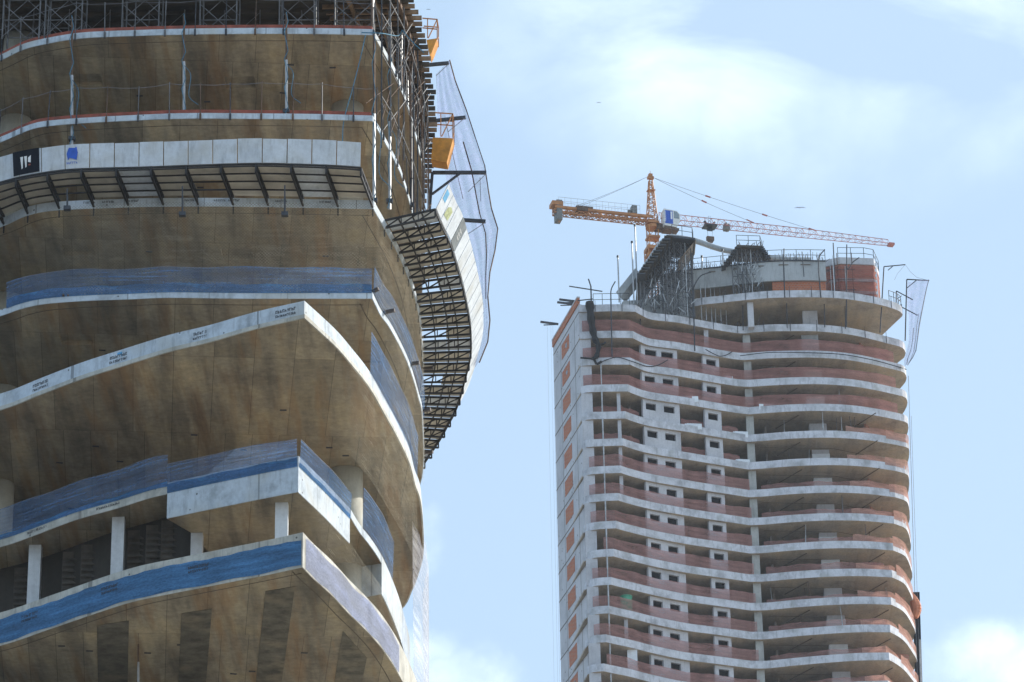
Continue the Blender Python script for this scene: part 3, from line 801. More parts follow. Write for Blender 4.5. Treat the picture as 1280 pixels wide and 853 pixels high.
# graphics on the first side panels
f1_, f2_ = .012, .035
for (fx, gy, pts, m) in (((.005, .022), (.5, .85), [(0, 0), (1, 0), (1, 1), (0, 1)], 'logo_blue'),):
    quadmark(at2B, fanB, fx, gy, pts, 'cyan_paint', 'logo_mark', .016)
quadmark(at2B, fanB, (.04, .068), (.25, .7), [(0, 0), (.9, .1), (1, .9), (.5, 1), (.1, .7)], 'logo_ochre', 'logo_mark', .016)
b = MB()
for g in (.62, .5, .38): 
    a = at2B(3.3/26, g); c = at2B(3.75/26, g); n_ = (c-a).normalized(); up = (at2B(.12, .9)-at2B(.12, .1)).normalized()
    glyphs(b, a, n_, up, 5, (c-a).length, .06, int(g*100), .018)
b.build('sign_text', 'paint_white', fanB)

# tall hanging poles with ropes in front of the upper floors
PG = 'net poles clamped to the upper floor edges of the near tower'
def hpole(x, y0, y1, edge_k, lab, m='steel_galv', r=.045, lean=0, rope=True, base=None):
    zt = zf(edge_k)
    p = W(x, y0, zt) if base is None else base
    dd = depth(p)-.25
    a = D(x, y0, dd); c = D(x+lean, y1, dd); c = V(a.x+(c.x-a.x), a.y, c.z)
    t = thing('net_pole', c if c.z < a.z else a, lab, 'pole', PG)
    mid = a.lerp(c, .48)
    b = MB(); b.bar(a, mid, r*.8, 6); b.build('upper_tube', 'steel_rust' if m == 'steel_galv' else m, t)
    b = MB(); b.bar(mid+V(0, 0, .1), c, r, 6); b.build('lower_tube', m, t)
    if rope:
        b = MB(); q = []
        for j in range(12): q.append(a.lerp(c, j/11)+V(.07*math.sin(j*2.1), -.08, .03*math.cos(j)))
        b.poly(q, .014); q2 = [a.lerp(c, .5)+V(.02, -.06, 0), a.lerp(c, .6)+V(.22, -.1, 0), a.lerp(c, .8)+V(.16, -.1, 0), a.lerp(c, .86)+V(.45, -.1, -.1)]
        b.poly(cat(q2, 4), .013); b.build('tied_rope', 'rope_blue', t)
    b = MB(); b.box(a.lerp(c, .95), .2, .16, .12); b.build('clamp', 'steel_dark', t)
    return a, c
hpole(90, 22, 182, 1, 'steel pole with blue rope at the left, hanging above the blue logo panel', base=W(93, 50, zf(1)))
hpole(230, 20, 148, 1, 'steel pole with blue rope near the middle of the upper floors', base=W(230, 44, zf(1)))
hpole(358, 18, 146, 1, 'dark pole with loose blue rope right of the middle of the upper floors', base=W(358, 43, zf(1)))
for x, y0, y1, lb in ((467.5, 42, 262, 'long pale pole standing at the front corner of the near tower'),
                      (487, 60, 262, 'pole with blue bands second from the front corner, behind the corner pole'),
                      (514, 150, 262, 'dark pole on the right face of the near tower above the side platform')):
    hpole(x, y0, y1, 1, lb, 'steel_galv' if x < 500 else 'steel_dark', .05, rope=x < 500, base=W(x, {467.5: 47, 487: 82, 514: 154}[x], zf(1)))
hpole(85-1, 236, 262, 3, 'short dark bracket pole under the front platform at the left', 'steel_dark', .03, 0, False)
hpole(228, 233, 270, 3, 'short dark bracket pole under the front platform near the middle', 'steel_dark', .03, 0, False)
hpole(356, 232, 270, 3, 'short dark bracket pole under the front platform at the right', 'steel_dark', .03, 0, False)
hpole(173, 806, 860, 8, 'pale thin pole under the lowest balcony soffit', 'steel_galv', .035, 0, False, base=W(173, 806, z7-.02)+V(0,.3,0))
# loose blue ropes
for pts, lb in ((((457, 44), (450, 75), (441, 110), (430, 150), (428, 178)), 'slack blue rope hanging from the front corner of the top floor'),
                (((503, 38), (497, 45), (478, 42), (452, 41)), 'thin blue rope tied across the corner props'),
                (((503, 38), (515, 52), (530, 66)), 'thin pale rope running down the joist ends')):
    q = cat([D(x, y, depth(W(460, 44, zf(1)))-.3+(1.5 if x > 480 else 0)) for x, y in pts], 5)
    b = MB(); b.poly(q, .018); tag(b.build('loose_rope', 'rope_blue'), lb, 'rope', 'loose blue ropes on the near tower')
# stub pipes on blue net edges
for (x, y, k) in ((80, 375, 4), (225, 371, 4), (355, 372, 4)):
    p = W(x, y-5, zf(4)+.25)
    b = MB(); b.bar(p+V(-.06, .1, .22), p+V(0, -.12, -.05), .035, 6); b.bar(p+V(.07, .1, .22), p+V(.14, -.12, -.05), .035, 6)
    tag(b.build('pipe_stub', 'steel_rust'), {80: 'pair of rusty pipe stubs on the blue net edge at the left', 225: 'pair of rusty pipe stubs on the blue net edge near the middle', 355: 'pair of rusty pipe stubs on the blue net edge at the right'}[x], 'pipe', 'rusty pipe stubs on the floor edges')
for (x0, y0, x1, y1, z_, lb) in ((464, 366, 473, 361, zf(4)+.3, 'stub beam poking through the blue net at the front corner'),
                          (479, 391, 493, 388, zf(4)+.3, 'stub beam through the curved blue net, second below the corner'),
                          (511, 455.5, 524, 453.5, zf(4)+.3, 'stub beam through the curved blue net, third below the corner'),
                          (526, 514, 538, 512, zf(4)+.3, 'stub beam poking out beside the lattice trusses low on the side platform'),
                          (529, 461, 541, 460, z3-.2, 'stub beam under the middle of the side platform'),
                          (529, 566, 541, 565, z3-.2, 'stub beam at the lowest tip of the side platform')):
    p = W(x0, y0, z_); q = D(x1, y1, depth(p)-.1)
    b = MB(); b.bar(p, q, .065, 4); b.bar(q, q+(q-p)*.02, .08, 4); tag(b.build('stub_beam', 'steel_stub'), lb, 'beam', 'steel stub beams on the right face of the near tower')
# steel arms carrying the bulging net
AG = 'steel arms holding the bulging net'
dA = depth(W(543, 165, z0f))
def arm(pa, pb, lab, brace=None, post=None, dd=None):
    dd = dd or dA
    a = D(*pa, dd); c = D(*pb, dd)
    t = thing('net_bracket', a, lab, 'bracket', AG)
    b = MB(); b.bar(a, c, .075, 4); b.build('arm_beam', 'steel_dark', t)
    if post: b = MB(); b.bar(a, D(*post, dd), .07, 4); b.build('arm_post', 'steel_dark', t)
    if brace: b = MB(); b.bar(D(*brace[0], dd), D(*brace[1], dd), .05, 4); b.build('arm_brace', 'steel_dark', t)
arm((487, 86), (561, 79), 'highest steel arm sticking out just below the upper orange platform')
arm((508, 155), (582, 147), 'steel arm sticking out in front of the lower orange platform')
arm((540.5, 216), (608, 216), 'steel arm with diagonal brace and post above the side catch platform', ((540, 243), (575, 217)), (536.5, 268))
arm((574, 275), (607, 277), 'lowest short steel arm beside the first panels of the side platform', None, None)
# bulging net
rowsd = [(84, 545, 562), (110, 546, 568), (147, 547, 582), (180, 552, 594), (216, 558, 607), (245, 566, 611), (270, 574, 614), (295, 582, 621), (318, 590, 618), (345, 597, 613), (375, 601, 611), (405, 603, 613), (432, 598, 609), (458, 592, 598)]
b = MB(); rr = []
for j, (y, xl, xr) in enumerate(rowsd):
    row = []
    for i in range(15):
        f = i/14; fold = .25*math.sin(i*1.7+j*.5)+.15*math.sin(i*3.1+j*1.1)
        row.append(D(xl+(xr-xl)*f+(1.2*math.sin(j*1.1) if i == 14 else 0), y-18*(f-.5)*(1 if j < 8 else .5), dA+3-2.6*f+fold))
    rr.append(row)
bn = thing('bulging_net', rr[-1][0], 'bulging pale lilac safety net hanging from steel arms right of the near tower', 'safety net')
b.sheet(rr); b.build('net_sheet', 'net_lilac', bn, True)
b = MB(); b.poly([r[-1] for r in rr], .022); b.poly([r[9] for r in rr][3:11], .024); b.build('border_rope', 'steel_rust', bn)
b = MB(); b.poly([r[4] for r in rr][2:6], .014)
for (a, c) in (((601, 252), (640-40, 222)), ((582, 147), (560, 165)), ((608, 217), (585, 240)), ((607, 278), (580, 296)), ((562, 79), (545, 95))):
    b.bar(D(*a, dA-.2), D(*c, dA-.1), .012)
b.build('guy_cord', 'rope_grey', bn)
# orange working platforms
OG = 'orange work platforms hung on the joist ends'
def oplat(pts_deck, rail, lab):
    dd = dA-.4
    Pn = [D(x, y, dd) for x, y in pts_deck]
    t = thing('work_platform', Pn[0], lab, 'work platform', OG)
    back = [p+V(.03, .55, 0) for p in Pn]
    b = MB(); b.hexa(Pn, back); b.build('platform_box', 'orange_paint', t)
    (x0, y0), (x1, y1) = rail
    b = MB(); A = D(x0, y0, dd); B = D(x1, y0+1.5, dd); C0 = D(x1, y1, dd); D0 = D(x0, y1-2, dd)
    bk = V(.03, .55, 0)
    for u, v in ((A, B), (B, C0), (A.lerp(D0, .5), B.lerp(C0, .5)), (D0.lerp(C0, .35), A.lerp(B, .35)), (B, B+bk), (A+bk, B+bk), (B+bk, C0+bk), (D0+bk, C0+bk), (D0.lerp(C0, .4), B), (B.lerp(C0, .5)+bk, C0)):
        b.bar(u, v, .024, 4)
    b.build('guard_frame', 'crane_orange', t)
oplat([(533, 50), (546.5, 48), (540, 65), (537.5, 69)], ((528, 23), (546.5, 49)), 'upper orange steel work platform with railing beside the top joist ends')
oplat([(541, 172), (566.5, 173), (558.5, 203), (539, 200)], ((543, 141), (566, 172)), 'lower orange steel work platform with railing above the big bracket arm')

# ------------------------------------------------------------------ far tower
ZM = 129.825; HF = 3.0
def zz(i): return ZM+(7-i)*HF
KT = ([(724.7,424),(748,423),(770,422.6),(791,423)], [(791,423),(803,429),(814.5,432.8),(846,436.7),(867,440.6),(920,449.6),(939.5,449.8)], [(939.5,449.8),(969,448),(1017.6,447.3),(1057,450),(1086,454.8),(1115,461.6)], [(1115,461.6),(1129,465.5),(1133,472),(1131.5,478)])
KM = ([(727,527),(736.6,524.5),(758,524),(781.6,523.4)], [(781.6,523.4),(791,527),(807,531.8),(828.4,535.7),(856,539.6),(885,544.5),(910,548.6),(935,552.7)], [(935,552.7),(959,551),(988,548.7),(1031,547.4),(1066,548.7),(1095.5,552),(1121,556.6)], [(1121,556.6),(1134.6,560),(1136.5,565),(1136,572)])
KB = ([(732,811),(736,806.5),(744.6,804),(758,803)], [(758,803),(768,805.4),(789.6,810),(817,817),(856,825),(895,830),(939,835.8)], [(939,835.8),(959,835.8),(992,832.4),(1037,828.5),(1076,826),(1111.6,825.4)], [(1111.6,825.4),(1121.4,831),(1131,838.7),(1139,848.5)])
NS = (8, 22, 26, 8)
def key(K, i): return [resample(cat([W(x, y, zz(i)) for x, y in s], 5), n) for s, n in zip(K, NS)]
kT, kM, kB = key(KT, 1), key(KM, 4), key(KB, 12)
def edge_far(i):
    ii = max(-1.5, min(14, i))
    if ii <= 4: a, c, t = kT, kM, (ii-1)/3
    else: a, c, t = kM, kB, (ii-4)/8
    t = max(-.4, min(1.15, t)); out = []
    for s1_, s2_ in zip(a, c):
        seg = [p.lerp(q, t) for p, q in zip(s1_, s2_)]
        out += seg if not out else seg[1:]
    z = zz(i)
    e = [V(p.x, p.y, z) for p in out]
    return e
def far_tail(e):
    return cat([e[-2], e[-1], V(39.6, 327.5, e[0].z), V(37.5, 333, e[0].z), V(33, 337, e[0].z)], 4)[4:]
far = thing('concrete_tower', (22, 325, 0), 'distant unfinished tower of stacked wavy white balcony slabs with red netting, carrying the crane', 'building')
FE = {}
def part_of(line, x0, x1, n=8):
    """piece of plan line between two x values"""
    s = arclen(line); tot = s[-1]
    pts = [at_len(line, s, tot*k/400) for k in range(401)]
    q = [p for p in pts if x0 <= p.x <= x1 and p.y < 322.5]
    if len(q) < 2: return None
    return resample(q, n)
def xy_at(line, x):
    for a, c in zip(line, line[1:]):
        if a.x <= x <= c.x: return a.lerp(c, (x-a.x)/max(1e-6, c.x-a.x))
    return line[-1]
rnd = random.Random(4)
for i in range(0, 15):
    z = zz(i); e = edge_far(i); tail = far_tail(e); full = e+tail; FE[i] = full
    loop = full+[V(20, 338, z), V(8, 336, z), V(4.6, 323.5, z)]
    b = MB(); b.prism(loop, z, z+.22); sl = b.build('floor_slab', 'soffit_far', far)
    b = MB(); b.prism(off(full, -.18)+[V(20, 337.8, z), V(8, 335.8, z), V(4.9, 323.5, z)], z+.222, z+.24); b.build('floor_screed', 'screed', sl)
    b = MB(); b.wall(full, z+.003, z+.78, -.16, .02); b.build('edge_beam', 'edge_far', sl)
    b = MB(); b.bar(V(26.5, xy_at(full, 26.5).y+4, z-.02), V(28.6, xy_at(full, 28.6).y+.9, z-.02), .05); b.bar(V(34.4, 322.8, z-.02), V(36.3, 319.3, z-.02), .05) if i > 2 else None
    b.wall([V(24.6, 320.5, z), V(32, 321.2, z), V(38.2, 324.5, z)], z-.02, z+.005, 0, .05)
    b.build('soffit_joint', 'groove', sl)
for i in range(0, 15):
    z = zz(i+1) if i < 14 else None
    if z is None: continue
    top = zz(i)-.004; bot = z+.242; e = FE[i+1]; eu = FE[i]
    def col(x, w, d, inset, m='wall_far', name='column', zt=top, zb=bot):
        p = xy_at(e, x); b = MB(); b.box((x, p.y+inset+d/2, (zt+zb)/2), w, d, zt-zb, R(0)); return b.build(name, m, far)
    # corner pier, thin pipes, columns
    if i > 0 or True: col(7.28, 1.1, .8, .3)
    if i >= 2:
        p = xy_at(e, 8.8); b = MB(); b.bar(V(8.75, p.y+.12, z+.78), V(8.75, p.y+.12, top), .075, 6); b.build('balcony_pipe', 'steel_galv', far)
    if i in (3, 4, 5, 6, 11): col(10.4, .35, .35, .6)
    if i == 12: col(10.9, .95, .3, .5, 'foam_white', 'column')
    c23 = 23.75-.02*i
    col(c23, .75, .7, .45, 'column_far')
    if i == 0: col(19.6, .45, .45, .5)
    if i == 0: col(30.2, 1.7, 1.5, 1.0, 'crown', 'pillar')
    else: col(30.75+.08*(i-4), 1.75, 1.4, 3.1+.2*(i % 2), 'wall_far' if i > 2 else 'column', 'pillar')
    if i >= 2:
        xp = 30.75+.08*(i-4); pq = xy_at(e, xp); b = MB(); b.box((xp, pq.y+3.1+.2*(i % 2)+.7, bot+.95+.2*(i % 3)), 1.83, 1.48, 1.9+.4*(i % 3)); b.build('pillar_wrap', 'foam_white', far)
    # window blocks
    def block(x0, x1, wins, inset=.35, m='wall_far'):
        ln = part_of(e, x0, x1, 12)
        if not ln: return
        ln = off(ln, -inset); w0, w1 = top-1.05, top-.32
        b = MB(); b.wall(ln, bot, w0, -.3, 0); b.wall(ln, w1, top, -.3, 0)
        s = arclen(ln); cur = 0
        for (a, c) in wins+[(s[-1], s[-1])]:
            a2 = a if a < s[-1] else s[-1]
            n = 4
            seg = [at_len(ln, s, cur+(a2-cur)*k/n) for k in range(n+1)]
            if a2-cur > .02: b.wall(seg, w0, w1, -.3, 0)
            cur = c
        wl = b.build('wall_panel', m, far)
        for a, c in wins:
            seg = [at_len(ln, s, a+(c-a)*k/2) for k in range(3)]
            w = MB(); w.wall(seg, w0, w1, -.29, -.26); wo = w.build('window', 'void_shade', wl)  # black sheet paints the shade inside the bare, unglazed opening
        # side return walls
        for q, nm_ in ((ln[0], 'side_wall'), (ln[-1], 'side_wall')):
            r_ = MB(); r_.box((q.x+(.09 if q is ln[0] else -.09), q.y+1.9, (top+bot)/2), .16, 3.4, top-bot); r_.build(nm_, m, far)
    if i >= 1:
        block(12.95, 16.75, [(.35, 1.5), (2.35, 3.5)] if i != 1 else [(.5, 1.8), (2.3, 3.6)])
        block(19.15, 21.0, [(.4, 1.5)])
    # inner walls
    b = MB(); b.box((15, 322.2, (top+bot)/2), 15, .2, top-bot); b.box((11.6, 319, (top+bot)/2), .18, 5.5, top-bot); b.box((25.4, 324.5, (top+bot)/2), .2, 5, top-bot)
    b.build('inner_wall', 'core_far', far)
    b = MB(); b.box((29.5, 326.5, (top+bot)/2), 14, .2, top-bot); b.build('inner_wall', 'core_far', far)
    if i % 3 != 1:
        b = MB(); b.box((36.2, 323.6, (top+bot)/2), .2, 3.6, top-bot, R(-25)); b.box((37.6, 322.6, (top+bot)/2-.2), 1.6, .16, top-bot-.5, R(20)); b.build('brick_wall', 'brick_pale', far)
    if i >= 4:
        xo = 35.3-.12*(i-4); po = xy_at(e, xo); b = MB(); b.box((xo, po.y+1.15, bot+.62), 1.5+.3*(i % 2), .2, 1.24+.2*(i % 3), R(8)); b.build('brick_infill', 'brick', far)
    # netting on the edge
    def gnet(x0, x1, h, m, zb=.76, inset=.06, ln=None, sag=.06):
        l = ln or part_of(e, x0, x1, 30)
        if not l: return
        l = off(l, -inset)
        rows = []
        for j in range(3):
            rows.append([V(p.x, p.y, z+zb+(h*j/2)+(sag*math.sin(k*.7+i)+.03*math.sin(k*1.9)) * (j/2)) for k, p in enumerate(l)])
        b = MB(); b.sheet(rows); b.build('guard_net', m, far)
    if i in (0, 1, 2): gnet(6.9, 38.9, 1.15+.1*(i == 0), 'net_red')
    if i == 0: pass
    if i == 2: gnet(6.9, 12.9, .9, 'net_red', inset=.9)
    if i in (3, 4):
        gnet(7.5, 12.9, .95, 'net_red', inset=.8); gnet(16.8, 22.8, .95, 'net_red', inset=.7)
        gnet(25, 38.6, .6, 'net_pink', inset=1.5)
    if i >= 5:
        gnet(7.2 if i % 4 else 8.4, 23.4, 1.12+.05*(i % 3), 'net_pink')
        gnet(24.3, 37.2-.4*(i % 3), .85-.2*(i % 2)+.1*(i % 3), 'net_pink', inset=.9)
    if i >= 3:   # red netting round the right end, sunlit orange put into its colour
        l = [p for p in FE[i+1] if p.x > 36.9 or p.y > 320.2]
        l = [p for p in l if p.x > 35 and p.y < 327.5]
        if len(l) > 3: gnet(0, 0, .95, 'net_red_sunlit', .5, -.04, resample(l, 14), .12)
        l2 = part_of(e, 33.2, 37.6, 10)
        gnet(0, 0, .75+.1*(i % 2), 'net_red_sunlit', .74, .5, l2, .1)
# scattered props between the slabs of the right half
rp = random.Random(11)
for n in range(26):
    i = rp.choice(range(0, 12)); x = rp.uniform(25, 36.5); e = FE[i+1]; p = xy_at(e, x); yy = p.y+rp.uniform(.5, 3.2)
    a = V(x, yy, zz(i+1)+.25); c = V(x+rp.uniform(-.25, .25), yy+rp.uniform(-.2, .3), zz(i)-.01)
    b = MB(); b.bar(a, a.lerp(c, .6), .05, 5); b.bar(a.lerp(c, .6), c, .035, 5)
    tag(b.build('shoring_prop', rp.choice(['steel_galv', 'steel_dim', 'steel_rust'])), 'thin steel prop standing between slabs in the right half of the far tower', 'prop', 'props between the far tower slabs')
# white sheets stacked on some floors
for (x, i, w, lb) in ((17.6, 2, 1.6, 'small white sheet stack right of the twin windows on the fourth edge from the top'), (22.6, 3, 1.5, 'pale sheet stack left of the column, high on the far tower'), (17.8, 3, 1.7, 'white sheet stack right of the twin windows, high on the far tower'),
                  (22.7, 4, 1.4, 'pale sheet stack left of the column on the lower of its two floors'), (21.6, 1, .9, 'small white bundle near the column on the red netted floor'), (25.4, 2, 1.6, 'white sheet stack right of the column on the fourth floor edge')):
    z = zz(i+1); p = xy_at(FE[i+1], x); b = MB()
    b.obox(V(x, p.y+.55, z+.75), V(w/2, .1, 0), V(-.05, .4, 0), V(0, 0, .3)); b.obox(V(x+.1, p.y+.6, z+1.09), V(w/2-.12, .1, 0), V(-.05, .35, 0), V(0, 0, .035))
    tag(b.build('sheet_stack', 'foam_white'), lb, 'stack', 'white sheet stacks on the far tower floors')
z = zz(11); p = xy_at(FE[11], 10.2)
t = thing('water_tank', (10.4, p.y+1, z+.25), 'green barrel standing behind the netting on a lower left balcony of the far tower', 'barrel')
b = MB(); cyl(b, 10.5, p.y+1, z+.25, z+2.35, .55, 16); b.build('tank_body', 'green_tank', t); b = MB(); cyl(b, 10.5, p.y+1, z+2.352, z+2.45, .6, 16); b.build('lid', 'green_tank', t)
# left gable wall with blocked windows
K_ = V(6.72, 313.55, 0); Lf = V(4.22, 323.7, 0)
dirw = (Lf-K_).normalized(); nw = V(dirw.y, -dirw.x, 0)*-1
if nw.x > 0: nw = -nw
b = MB(); zt = zz(0)+.9
b.hexa([K_, K_+(-nw)*.3, Lf+(-nw)*.3, Lf], [V(K_.x, K_.y, zt), V(K_.x, K_.y, zt)+(-nw)*.3, V(Lf.x, Lf.y, zt)+(-nw)*.3, V(Lf.x, Lf.y, zt)])
gw = b.build('gable_wall', 'wall_far', far)
wl = (Lf-K_).length
b = MB()
for i in range(0, 15):
    z = zz(i)+.02
    b.obox(K_+dirw*wl/2+V(0, 0, z)+nw*.012, dirw*wl/2, nw*.012, V(0, 0, .045))
    b.obox(K_+dirw*wl*.18+V(0, 0, z-1.5)+nw*.008, dirw*.03, nw*.008, V(0, 0, 1.45))
    b.obox(K_+dirw*wl*.72+V(0, 0, z-1.5)+nw*.008, dirw*.02, nw*.008, V(0, 0, 1.45))
b.build('wall_joint', 'groove', gw)
for i in range(0, 14):
    z = zz(i+1)
    c = K_+dirw*wl*.53+V(0, 0, z+1.72)+nw*.01
    b = MB(); b.obox(c, dirw*1.5, nw*.02, V(0, 0, .8)); w = b.build('blocked_window', 'brick', gw)
    if i in (0, 1, 12):
        b = MB(); b.obox(c+nw*.025-dirw*.4, dirw*.3, nw*.01, V(0, 0, .22)); b.build('opening', 'glass_dark', w)
    b = MB(); b.obox(c+nw*.012+V(0, 0, .86), dirw*1.6, nw*.02, V(0, 0, .05)); b.build('lintel', 'edge_far', w)
b = MB(); b.obox(K_+dirw*wl/2+V(0, 0, zt+.35), dirw*wl/2, nw*.12, V(0, 0, .35)); b.build('top_band', 'brick', gw)
b = MB(); b.obox(K_+dirw*wl/2+V(0, 0, zt+.78), dirw*wl/2, nw*.16, V(0, 0, .08)); b.build('coping', 'wall_far', gw)
rn = random.Random(3)
for i in range(96):
    b = MB()
    q = K_+dirw*rn.uniform(.3, wl-.3)+V(0, 0, rn.uniform(zz(14), zz(0)))+nw*.008
    b.obox(q, dirw*.07, nw*.006, V(0, 0, .055)); b.build('tie_socket', 'groove', gw)
# lower storeys to the ground
for i in range(15, 51):
    z = zz(i)
    if z < 1: break
    e = setz(FE[14], z)
    b = MB(); b.prism(e+[V(20, 338, z), V(8, 336, z), V(4.6, 323.5, z)], z, z+.78); b.build('floor_slab', 'edge_far', far)
b = MB(); b.box((22, 328, zz(14)/2), 28, 12, zz(14)); b.build('core_wall', 'core_far', far)
b = MB(); b.box((18, 329, (zz(14)+zz(0))/2), 24, 9, zz(0)-zz(14)); b.build('core_wall', 'core_far', far)
b = MB(); q = K_+dirw*wl/2; b.obox(V(q.x+.15, q.y, zz(14)/2), dirw*wl/2, nw*.15, V(0, 0, zz(14)/2-.1)); b.build('gable_base', 'wall_far', far)

# --- crown storeys
zm1 = zz(-1)
E1 = cat([W(x, y, zm1) for x, y in ((862,384.5),(880,381),(900,379),(920,376.6),(939,374.7),(969,372.5),(1017,372),(1057,374),(1096,380.5),(1116,386),(1125,390),(1128,394.5),(1124,399))], 4)
b = MB(); b.prism(E1+[V(37.5, 329, 0), V(33, 335, 0), V(19.5, 334, 0)], zm1, zm1+.22); s_ = b.build('floor_slab', 'soffit_far', far)
b = MB(); b.wall(E1, zm1+.003, zm1+.8, -.16, .02); b.build('edge_beam', 'edge_far', s_)
for x, w in ((24.2, .6), (30.4, 1.5)):
    b = MB(); q = xy_at(E1, x); b.box((x, q.y+(.9 if x < 28 else 3.4), (zm1+zz(0))/2+.1), w, .7, zm1-zz(0)-.26); b.build('column', 'wall_far', far)
b = MB(); b.box((28.5, 326, (zm1+zz(0))/2+.1), 17, .2, zm1-zz(0)-.25); b.build('inner_wall', 'core_far', far)
zb = 155.95
Bn = cat([W(x, y, zb) for x, y in ((826,369),(845,365),(864,362),(898,358.7),(920.6,356),(960,351.6),(1000,350.5),(1033,351))], 5)
b = MB(); b.wall(Bn, zb, zb+2.15, -.25, 0)
cw = b.build('crown_wall', 'crown', far)
b = MB(); b.wall(Bn, zb+2.152, zb+2.25, -.5, .12); b.build('coping', 'steel_dark', cw)
b = MB()
for f in (.2, .33, .47, .62, .75, .88): 
    s = arclen(Bn); q = at_len(Bn, s, f*s[-1]); b.obox(q+V(0, -.03, 1.75), V(.5, .03, 0), V(0, .02, 0), V(0, 0, .05))
b.build('slot', 'groove', cw)
b = MB(); b.prism(off(Bn, -.27)+[V(30.6, 330, 0), V(17, 330, 0)], zb+.3, zb+.5); b.build('crown_floor', 'soffit_far', far)
# brick infill below crown wall, right part
ln = part_of(Bn, 26.5, 32, 8)
b = MB(); b.wall(off(ln, -.3), zm1+.225, zb-.004, -.15, 0); b.build('brick_wall', 'brick', far)
ln = part_of(Bn, 14, 26.4, 8)
b = MB(); b.wall(off(ln, -3), zm1+.225, zb-.004, -.15, 0); b.build('inner_wall', 'core_far', far)
# penthouse block in red net
zp0, zp1 = zm1+.8, zm1+5.0
a1 = W(1036, 356, zm1+1.5); 
pl = [V(32.3, 320.6, 0), V(33.8, 320.0, 0), V(37.2, 320.4, 0), V(38.0, 323.5, 0), V(38.2, 328, 0), V(32.5, 328, 0)]
b = MB(); b.prism(pl, zm1+.23, zp1); ph = b.build('penthouse', 'brick_pale', far)
b = MB(); b.prism([V(p.x+(p.x-35.5)*.03, p.y+(p.y-324)*.03, 0) for p in pl], zp1, zp1+.75); b.build('roof_band', 'wall_far', ph)
b = MB(); b.obox(V(38.18, 325.8, (zm1+zp1)/2), V(.03, .08, 0), V(.12, 2.3, 0), V(0, 0, (zp1-zm1)/2-.25)); b.build('side_panel', 'wall_far', ph)
for zh in (1.6, 3.0):
    b = MB(); b.wall([V(32.6, 320.45, 0), V(33.8, 319.95, 0), V(37.25, 320.3, 0)], zm1+zh, zm1+zh+.35, .06, .1); b.build('beam_band', 'crown', ph)
b = MB(); rows = []
for j in range(6):
    z = zm1+.9+j*.78
    rows.append([V(p.x, p.y-.18-.06*math.sin(k*1.9+j), z) for k, p in enumerate(resample([V(32.2, 320.5, 0), V(33.8, 319.9, 0), V(37.3, 320.3, 0), V(37.9, 322.5, 0)], 16))])
b.sheet(rows); tag(b.build('wrap_net', 'net_wrap'), 'red mesh wrapped round the penthouse block on the far tower roof', 'safety net')
b = MB()
for (x, y) in ((33.0, 319.8), (37.4, 319.9)): b.bar(V(x, y, zm1+.8), V(x, y, zp1+.9), .05)
for j in range(7): b.box((37.35, 320.02, zm1+1+j*.65), .18, .1, .3)
b.build('pale_strip', 'foam_white', ph)

# roof guard rails
RG = 'steel guard rails on the far tower roof'
def rail(pts, z_, lab, h=1.15, n=None, m='steel_dark'):
    ln = resample(pts, n or max(3, int(arclen(pts)[-1]/1.3)+1))
    t = thing('roof_rail', ln[0], lab, 'railing', RG)
    for p in ln:
        b = MB(); b.bar(p, p+V(0, 0, h), .04, 4); b.build('rail_post', m, t)
    b = MB()
    for g in (.5, 1): b.poly([p+V(0, 0, h*g) for p in ln], .03)
    b.build('rail_bars', m, t)
pr = [V(p[0], p[1], zp1+.76) for p in ((33.6, 320.3), (37.2, 320.5), (38.1, 323.6), (38.3, 327.5))]
rail(pr, 0, 'railing round the penthouse roof above the red mesh', 1.3, 9)
rail([p+V(0, -.0, 2.27) for p in Bn if p.x > 24.5], 0, 'railing on top of the curved crown wall at its right half', 1.2)
rail([p+V(0, -.0, 2.27) for p in Bn if 17 < p.x < 23.2], 0, 'railing on top of the curved crown wall between the two scaffold decks', 1.2)
rail([V(8.2, 313.7, zz(0)+.8), V(11.8, 313.7, zz(0)+.8)], 0, 'railing on the flat left roof corner behind the black bundle', 1.3, 5)
rail([p+V(0, .1, .8) for p in E1 if p.x > 38.4], 0, 'short railing at the right tip of the upper crown slab', 1.2, 6)

# curved wall rising behind the scaffold stack
ln = part_of(FE[0], 11.2, 19.5, 14)
ln = off(ln, -2.2); b = MB()
for k in range(len(ln)-1):
    h0 = .9+min(1, k/9)*3.6; h1 = .9+min(1, (k+1)/9)*3.6
    A, B2 = ln[k], ln[k+1]; zb0 = zz(0)+.242
    q = [V(A.x, A.y, zb0), V(B2.x, B2.y, zb0), V(B2.x, B2.y+.3, zb0), V(A.x, A.y+.3, zb0)]
    b.hexa(q, [V(q[0].x, q[0].y, zb0+h0), V(q[1].x, q[1].y, zb0+h1), V(q[2].x, q[2].y, zb0+h1), V(q[3].x, q[3].y, zb0+h0)])
b.build('crown_wall', 'crown', far)
# sloping pale beam at left of crown and pipe beam
b = MB(); a = D(776, 372, depth(FE[0][12])+2); c = D(800, 342, depth(FE[0][12])+3); b.obox((a+c)/2, (c-a)/2, V(.3, .6, 0), V(-.2, 0, .3)); b.build('raking_beam', 'crown', far)
dB_ = depth(Bn[10])+2
q = cat([D(x, y, dB_) for x, y in ((838,296),(868,301),(900,311.5),(930,317),(960,322),(990,325),(1014,325.5))], 4)
b = MB(); b.poly(q, .3, 10); b.build('ring_beam', 'crown', far)
q = cat([D(x, y, dB_) for x, y in ((800,344),(812,325),(826,305),(838,296))], 4)
b = MB(); b.poly(q, .28, 10); b.build('ring_beam', 'crown', far)
